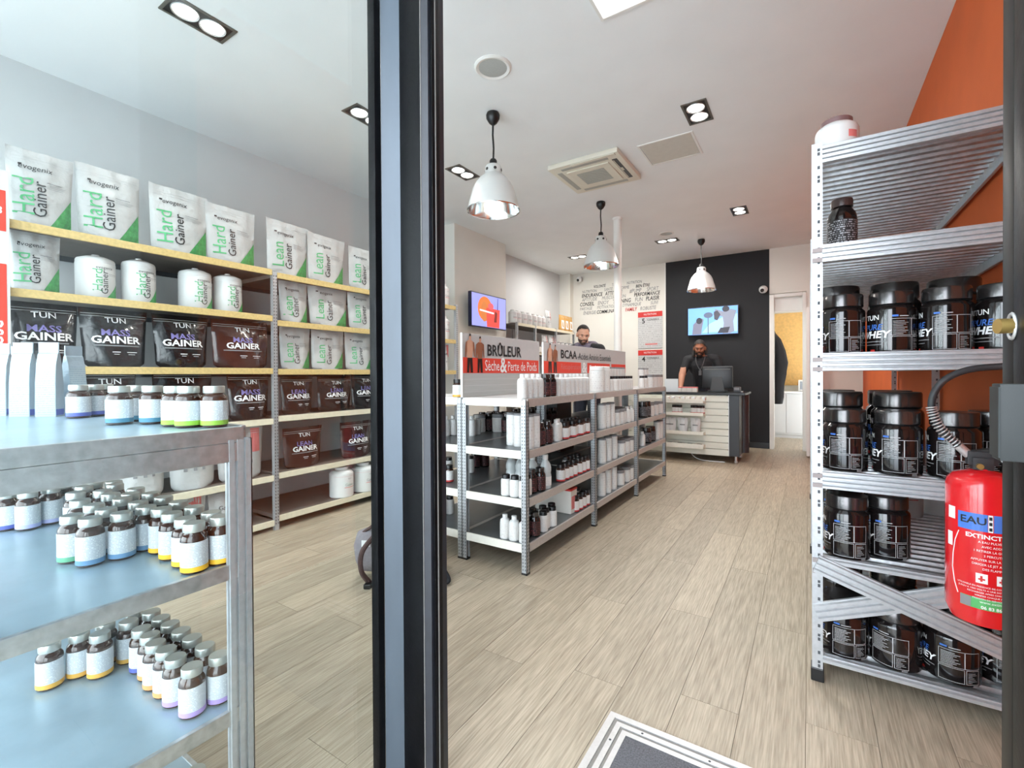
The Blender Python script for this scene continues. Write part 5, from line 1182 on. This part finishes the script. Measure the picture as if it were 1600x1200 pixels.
for i, x in enumerate((816, 824, 832, 840)):
    o = place('flat_packet', SPEC['fp'], (-3.63, at(x, 540, X=-3.63).y, 1.501), 0, (1.6, 1.6, 4)); register(o, 'pale carton', 'second shelf of far left shelving', 'the wall pier', i, 'carton', 'cartons on the far shelving')
for i, x in enumerate((851, 861)):
    o = place('supplement_pouch', PB, (-3.6, at(x, 540, X=-3.6).y, 1.501), PI/2); register(o, 'white pouch', 'second shelf of far left shelving', 'the wall pier', i, 'pouch', 'white pouches on the far shelving')
for i, x in enumerate((872, 878, 885, 891)):
    o = place('supplement_bottle', gbottle('tube'), (-3.6, at(x, 540, X=-3.6).y, 1.501)); register(o, 'white tube', 'second shelf of far left shelving', 'the wall pier', i, 'tube', 'tubes on the far shelving')

# people ------------------------------------------------------------------
def remesh(g, vox, name):
    me = g.me(name); o = D.objects.new('tmp', me); C.objects.link(o)
    md = o.modifiers.new('r', 'REMESH'); md.mode = 'VOXEL'; md.voxel_size = vox
    sm = o.modifiers.new('s', 'SMOOTH'); sm.factor = .5; sm.iterations = 4
    bpy.context.view_layer.update()
    r_ = D.meshes.new_from_object(o.evaluated_get(bpy.context.evaluated_depsgraph_get())); D.objects.remove(o)
    r_.polygons.foreach_set('use_smooth', [True]*len(r_.polygons)); r_.materials.clear()
    return r_
def limb(g, P_, R_): 
    for i in range(len(P_)-1):
        a, c = Vector(P_[i]), Vector(P_[i+1])
        n_ = max(2, int((c-a).length/.03)); pp = [a.lerp(c, k/n_) for k in range(n_+1)]; rr_ = [R_[i]+(R_[i+1]-R_[i])*k/n_ for k in range(n_+1)]
        g.tube(pp, rr_, 14); g.ball(a, R_[i], 12, 8)
    g.ball(P_[-1], R_[-1], 12, 8)
def hand(g, w, d, up, spread=1.0, thumb=1):
    """palm plus five separate bent fingers; w wrist, d pointing direction, up = back of hand"""
    w, d, up = Vector(w), Vector(d).normalized(), Vector(up); up = (up-d*up.dot(d)).normalized(); s_ = d.cross(up)
    for k in range(5):
        a = w+d*(.02+.013*k)
        g.ball(a+s_*0, (.03, .03, .018) if abs(up.z) > .6 else (.026, .026, .026), 12, 8)
    for k, (o, l) in enumerate(((-.03, .06), (-.01, .075), (.01, .08), (.03, .07))):
        b0 = w+d*.075+s_*o; b1 = b0+d*l*.5+s_*o*.35*spread+up*.004; b2 = b1+d*l*.45-up*.014
        limb(g, [w+d*.045+s_*o*.8, b0, b1, b2], [.011, .0105, .0095, .008])
    t0 = w+d*.02-s_*.02*thumb; t1 = t0+d*.03-s_*.035*thumb; t2 = t1+d*.03-s_*.012*thumb-up*.008
    limb(g, [t0, t1, t2], [.014, .012, .0095])
def head_shape(g, c, fwd_, upv, s=1.0):
    """skull, jaw, brow, nose, lips, ears; c = centre of the head"""
    fwd_, upv = Vector(fwd_).normalized(), Vector(upv).normalized(); upv = (upv-fwd_*upv.dot(fwd_)).normalized(); sd = fwd_.cross(upv)
    Mx = Matrix((sd, fwd_, upv)).transposed()
    h = G()
    h.ball((0, -.012, .03), (.076, .094, .088), 22, 14); h.ball((0, .02, -.045), (.058, .066, .066), 18, 12); h.ball((0, .045, -.088), (.034, .034, .03), 14, 10)
    h.ball((0, .07, .022), (.052, .022, .014), 14, 8); h.tube([(0, .078, .012), (0, .094, -.012), (0, .101, -.028)], [.009, .011, .014], 10); h.ball((0, .097, -.03), (.018, .014, .012), 12, 8)
    h.ball((0, .078, -.062), (.026, .014, .007), 12, 8); h.ball((0, .077, -.071), (.022, .013, .007), 12, 8)
    for q in (-1, 1):
        h.ball((q*.078, -.008, -.008), (.012, .02, .034), 12, 8); h.ball((q*.04, .058, -.022), (.022, .022, .022), 12, 8)
    h.v = [tuple(Vector(c)+Mx @ (Vector(p)*s)) for p in h.v]; g.add(h.v, h.f)
    return Mx
def head_extras(parent, c, Mx, s, hair_cut, beard, hm, bm_):
    def put(gx, nm_, m_, smooth=True):
        gx.v = [tuple(Vector(c)+Mx @ (Vector(p)*s)) for p in gx.v]; return obj(nm_, gx.me(smooth=smooth, angle=70), m_, parent)
    h = G().ball((0, -.014, .034), (.082, .1, .094), 26, 18); keep = []
    for f in h.f:
        cc = sum((Vector(h.v[i]) for i in f), Vector())/len(f)
        if cc.z > hair_cut+.9*max(0, cc.y+.01)*(1.0 if cc.y > 0 else 0): keep.append(f)
    h.f = keep; put(h, 'hair', hm)
    if beard:
        bgm = G().ball((0, .022, -.048), (.0625, .071, .071), 26, 18).ball((0, .046, -.096), (.037, .037, .034), 16, 10); keep = []
        for f in bgm.f:
            cc = sum((Vector(bgm.v[i]) for i in f), Vector())/len(f)
            if cc.z < -.045 and not (abs(cc.x) < .027 and cc.y > .06 and -.078 < cc.z < -.052): keep.append(f)
        bgm.f = keep; put(bgm, 'beard', bm_)
        put(G().ball((0, .086, -.05), (.03, .012, .0065), 12, 8), 'moustache', bm_)
    for q in (-1, 1):
        ey = put(G().ball((q*.031, .071, .002), (.010, .0105, .006), 12, 8), 'eye', eye_w); put(G().ball((q*.031, .0805, .0005), (.0055, .004, .0055), 10, 6), 'iris', eye_d).parent = ey
        put(G().ball((q*.033, .084, .021), (.02, .008, .0048), 12, 6), 'eyebrow', hm)
    put(G().ball((0, .0895, -.0665), (.02, .006, .005), 12, 6), 'lips', mat('lips_muted', lin(140, 88, 78), .5))
def paint(me, mats, fn):
    for m_ in mats: me.materials.append(m_)
    co = [v.co for v in me.vertices]
    for p in me.polygons: p.material_index = fn(p.center)

# man behind the counter, leaning on his right hand
g = G(); X0, Y0 = -1.33, 7.32
pel, chest, neck, hd = (X0+.02, Y0+.06, .92), (X0, Y0-.03, 1.27), (X0-.01, Y0-.08, 1.43), Vector((X0-.015, Y0-.13, 1.525)); hd2 = hd
limb(g, [pel, (X0+.01, Y0+.02, 1.08), chest], [.15, .145, .15]); g.ball((X0, Y0, 1.27), (.2, .125, .17), 20, 14); g.ball((X0+.02, Y0+.06, .95), (.17, .12, .13), 18, 12)
limb(g, [(X0-.005, Y0-.04, 1.36), neck, hd+Vector((0, .02, -.05))], [.075, .06, .058])
sr, er, wr_ = (X0-.2, Y0-.04, 1.36), (X0-.262, Y0-.13, 1.14), (X0-.262, Y0-.22, .955)
limb(g, [(X0-.12, Y0-.02, 1.37), sr, er, wr_], [.075, .07, .05, .032]); hand(g, wr_, (.1, -1, -.18), (0, -.2, 1), thumb=-1)
sl, el, wl = (X0+.2, Y0-.03, 1.36), (X0+.29, Y0-.1, 1.13), (X0+.17, Y0-.3, 1.0)
limb(g, [(X0+.12, Y0-.02, 1.37), sl, el, wl], [.075, .068, .05, .032]); hand(g, wl, (-.2, -1, -.25), (0, -.2, 1), thumb=1)
for q in (-1, 1): limb(g, [(X0+.02+q*.09, Y0+.07, .88), (X0+.02+q*.1, Y0+.05, .48), (X0+.02+q*.1, Y0+.09, .09)], [.095, .062, .042]); g.ball((X0+.02+q*.1, Y0+.02, .045), (.045, .12, .045), 14, 8)
Mx = head_shape(g, hd, (.12, -1, -.22), (0, 0, 1))
me = remesh(g, .0085, 'person')
def pf(c):
    if c.z < .13: return 2
    if c.z < .93 and abs(c.x-X0) < .26 and c.y > Y0-.12: return 1
    if c.z > 1.41 and math.hypot(c.x-hd.x, (c.y-hd.y-.02)*.8) < .1: return 3
    if c.x < X0-.205 and c.z < 1.25: return 0
    if c.x > X0+.2 and c.z < 1.24: return 0
    if c.y < Y0-.17 and c.z < 1.15: return 0
    return 4
paint(me, [skin_a, cloth_n, blk_p, skin_d, cloth_k], pf)
pm = obj('person', me); tag(pm, 'man in a black t-shirt leaning on the counter', 'person')
head_extras(pm, hd, Mx, 1.0, .012, True, hair_m, mat('beard_black', lin(40, 30, 27), .8))
obj('hair_locks', G().tube([(hd.x-.07, hd.y+.04, hd.z+.03), (hd.x-.085, hd.y+.03, hd.z-.05), (hd.x-.09, hd.y+.01, hd.z-.11)], [.03, .03, .018], 10).tube([(hd.x+.065, hd.y+.05, hd.z+.03), (hd.x+.08, hd.y+.04, hd.z-.04), (hd.x+.08, hd.y+.03, hd.z-.09)], [.028, .026, .016], 10).ball((hd.x, hd.y+.06, hd.z+.075), (.06, .05, .04), 14, 8).me(smooth=True), hair_m, pm)
obj('lanyard', G().tube(crv([(X0-.07, Y0-.13, 1.4), (X0-.05, Y0-.165, 1.3), (X0+.0, Y0-.17, 1.2)]), .005, 6).tube(crv([(X0+.06, Y0-.13, 1.4), (X0+.04, Y0-.165, 1.3), (X0+.0, Y0-.17, 1.2)]), .005, 6).bbox(X0-.02, X0+.02, Y0-.178, Y0-.17, 1.13, 1.2, .002).me(), mat('lanyard_grey', lin(84, 84, 86), .7), pm)

# man behind the signs, looking down
g = G(); X0, Y0 = -2.47, 5.62; hd = Vector((X0+.02, Y0-.09, 1.665))
limb(g, [(X0, Y0+.08, .95), (X0, Y0+.05, 1.2), (X0, Y0, 1.38)], [.155, .15, .15]); g.ball((X0, Y0, 1.4), (.21, .13, .16), 20, 14)
limb(g, [(X0, Y0-.01, 1.48), (X0+.005, Y0-.05, 1.55), hd+Vector((0, .02, -.05))], [.08, .062, .06])
for q in (-1, 1):
    limb(g, [(X0+q*.12, Y0, 1.48), (X0+q*.21, Y0, 1.47), (X0+q*.26, Y0-.05, 1.2), (X0+q*.16, Y0-.28, 1.06)], [.08, .075, .055, .034]); hand(g, (X0+q*.16, Y0-.28, 1.06), (-q*.4, -1, .1), (0, .1, 1), thumb=q)
    limb(g, [(X0+q*.09, Y0+.09, .92), (X0+q*.1, Y0+.05, .5), (X0+q*.1, Y0+.09, .09)], [.1, .065, .042]); g.ball((X0+q*.1, Y0+.02, .045), (.045, .12, .045), 14, 8)
Mx = head_shape(g, hd, (.8, -1, -.5), (.05, 0, 1))
me = remesh(g, .0085, 'person')
def pf2(c):
    if c.z < .13: return 2
    if c.z < .98 and c.y > Y0-.12: return 1
    if c.z > 1.56 and abs(c.x-X0) < .15: return 0
    if c.y < Y0-.26 and c.z < 1.2: return 0
    if abs(c.x-X0) < .115 and c.z > 1.2: return 3
    return 4
paint(me, [skin_l, cloth_n, blk_p, cloth_v, cloth_k], pf2)
pm = obj('person', me); tag(pm, 'bearded man in a dark jacket behind the gondola signs', 'person')
head_extras(pm, hd, Mx, 1.0, .04, True, hair_m, beard_m)
obj('hood', G().tube(crv([(X0-.12, Y0-.06, 1.46), (X0-.13, Y0+.05, 1.53), (X0, Y0+.11, 1.55), (X0+.13, Y0+.05, 1.53), (X0+.12, Y0-.06, 1.46)]), .045, 10).me(smooth=True), cloth_v, pm)

finish_labels()
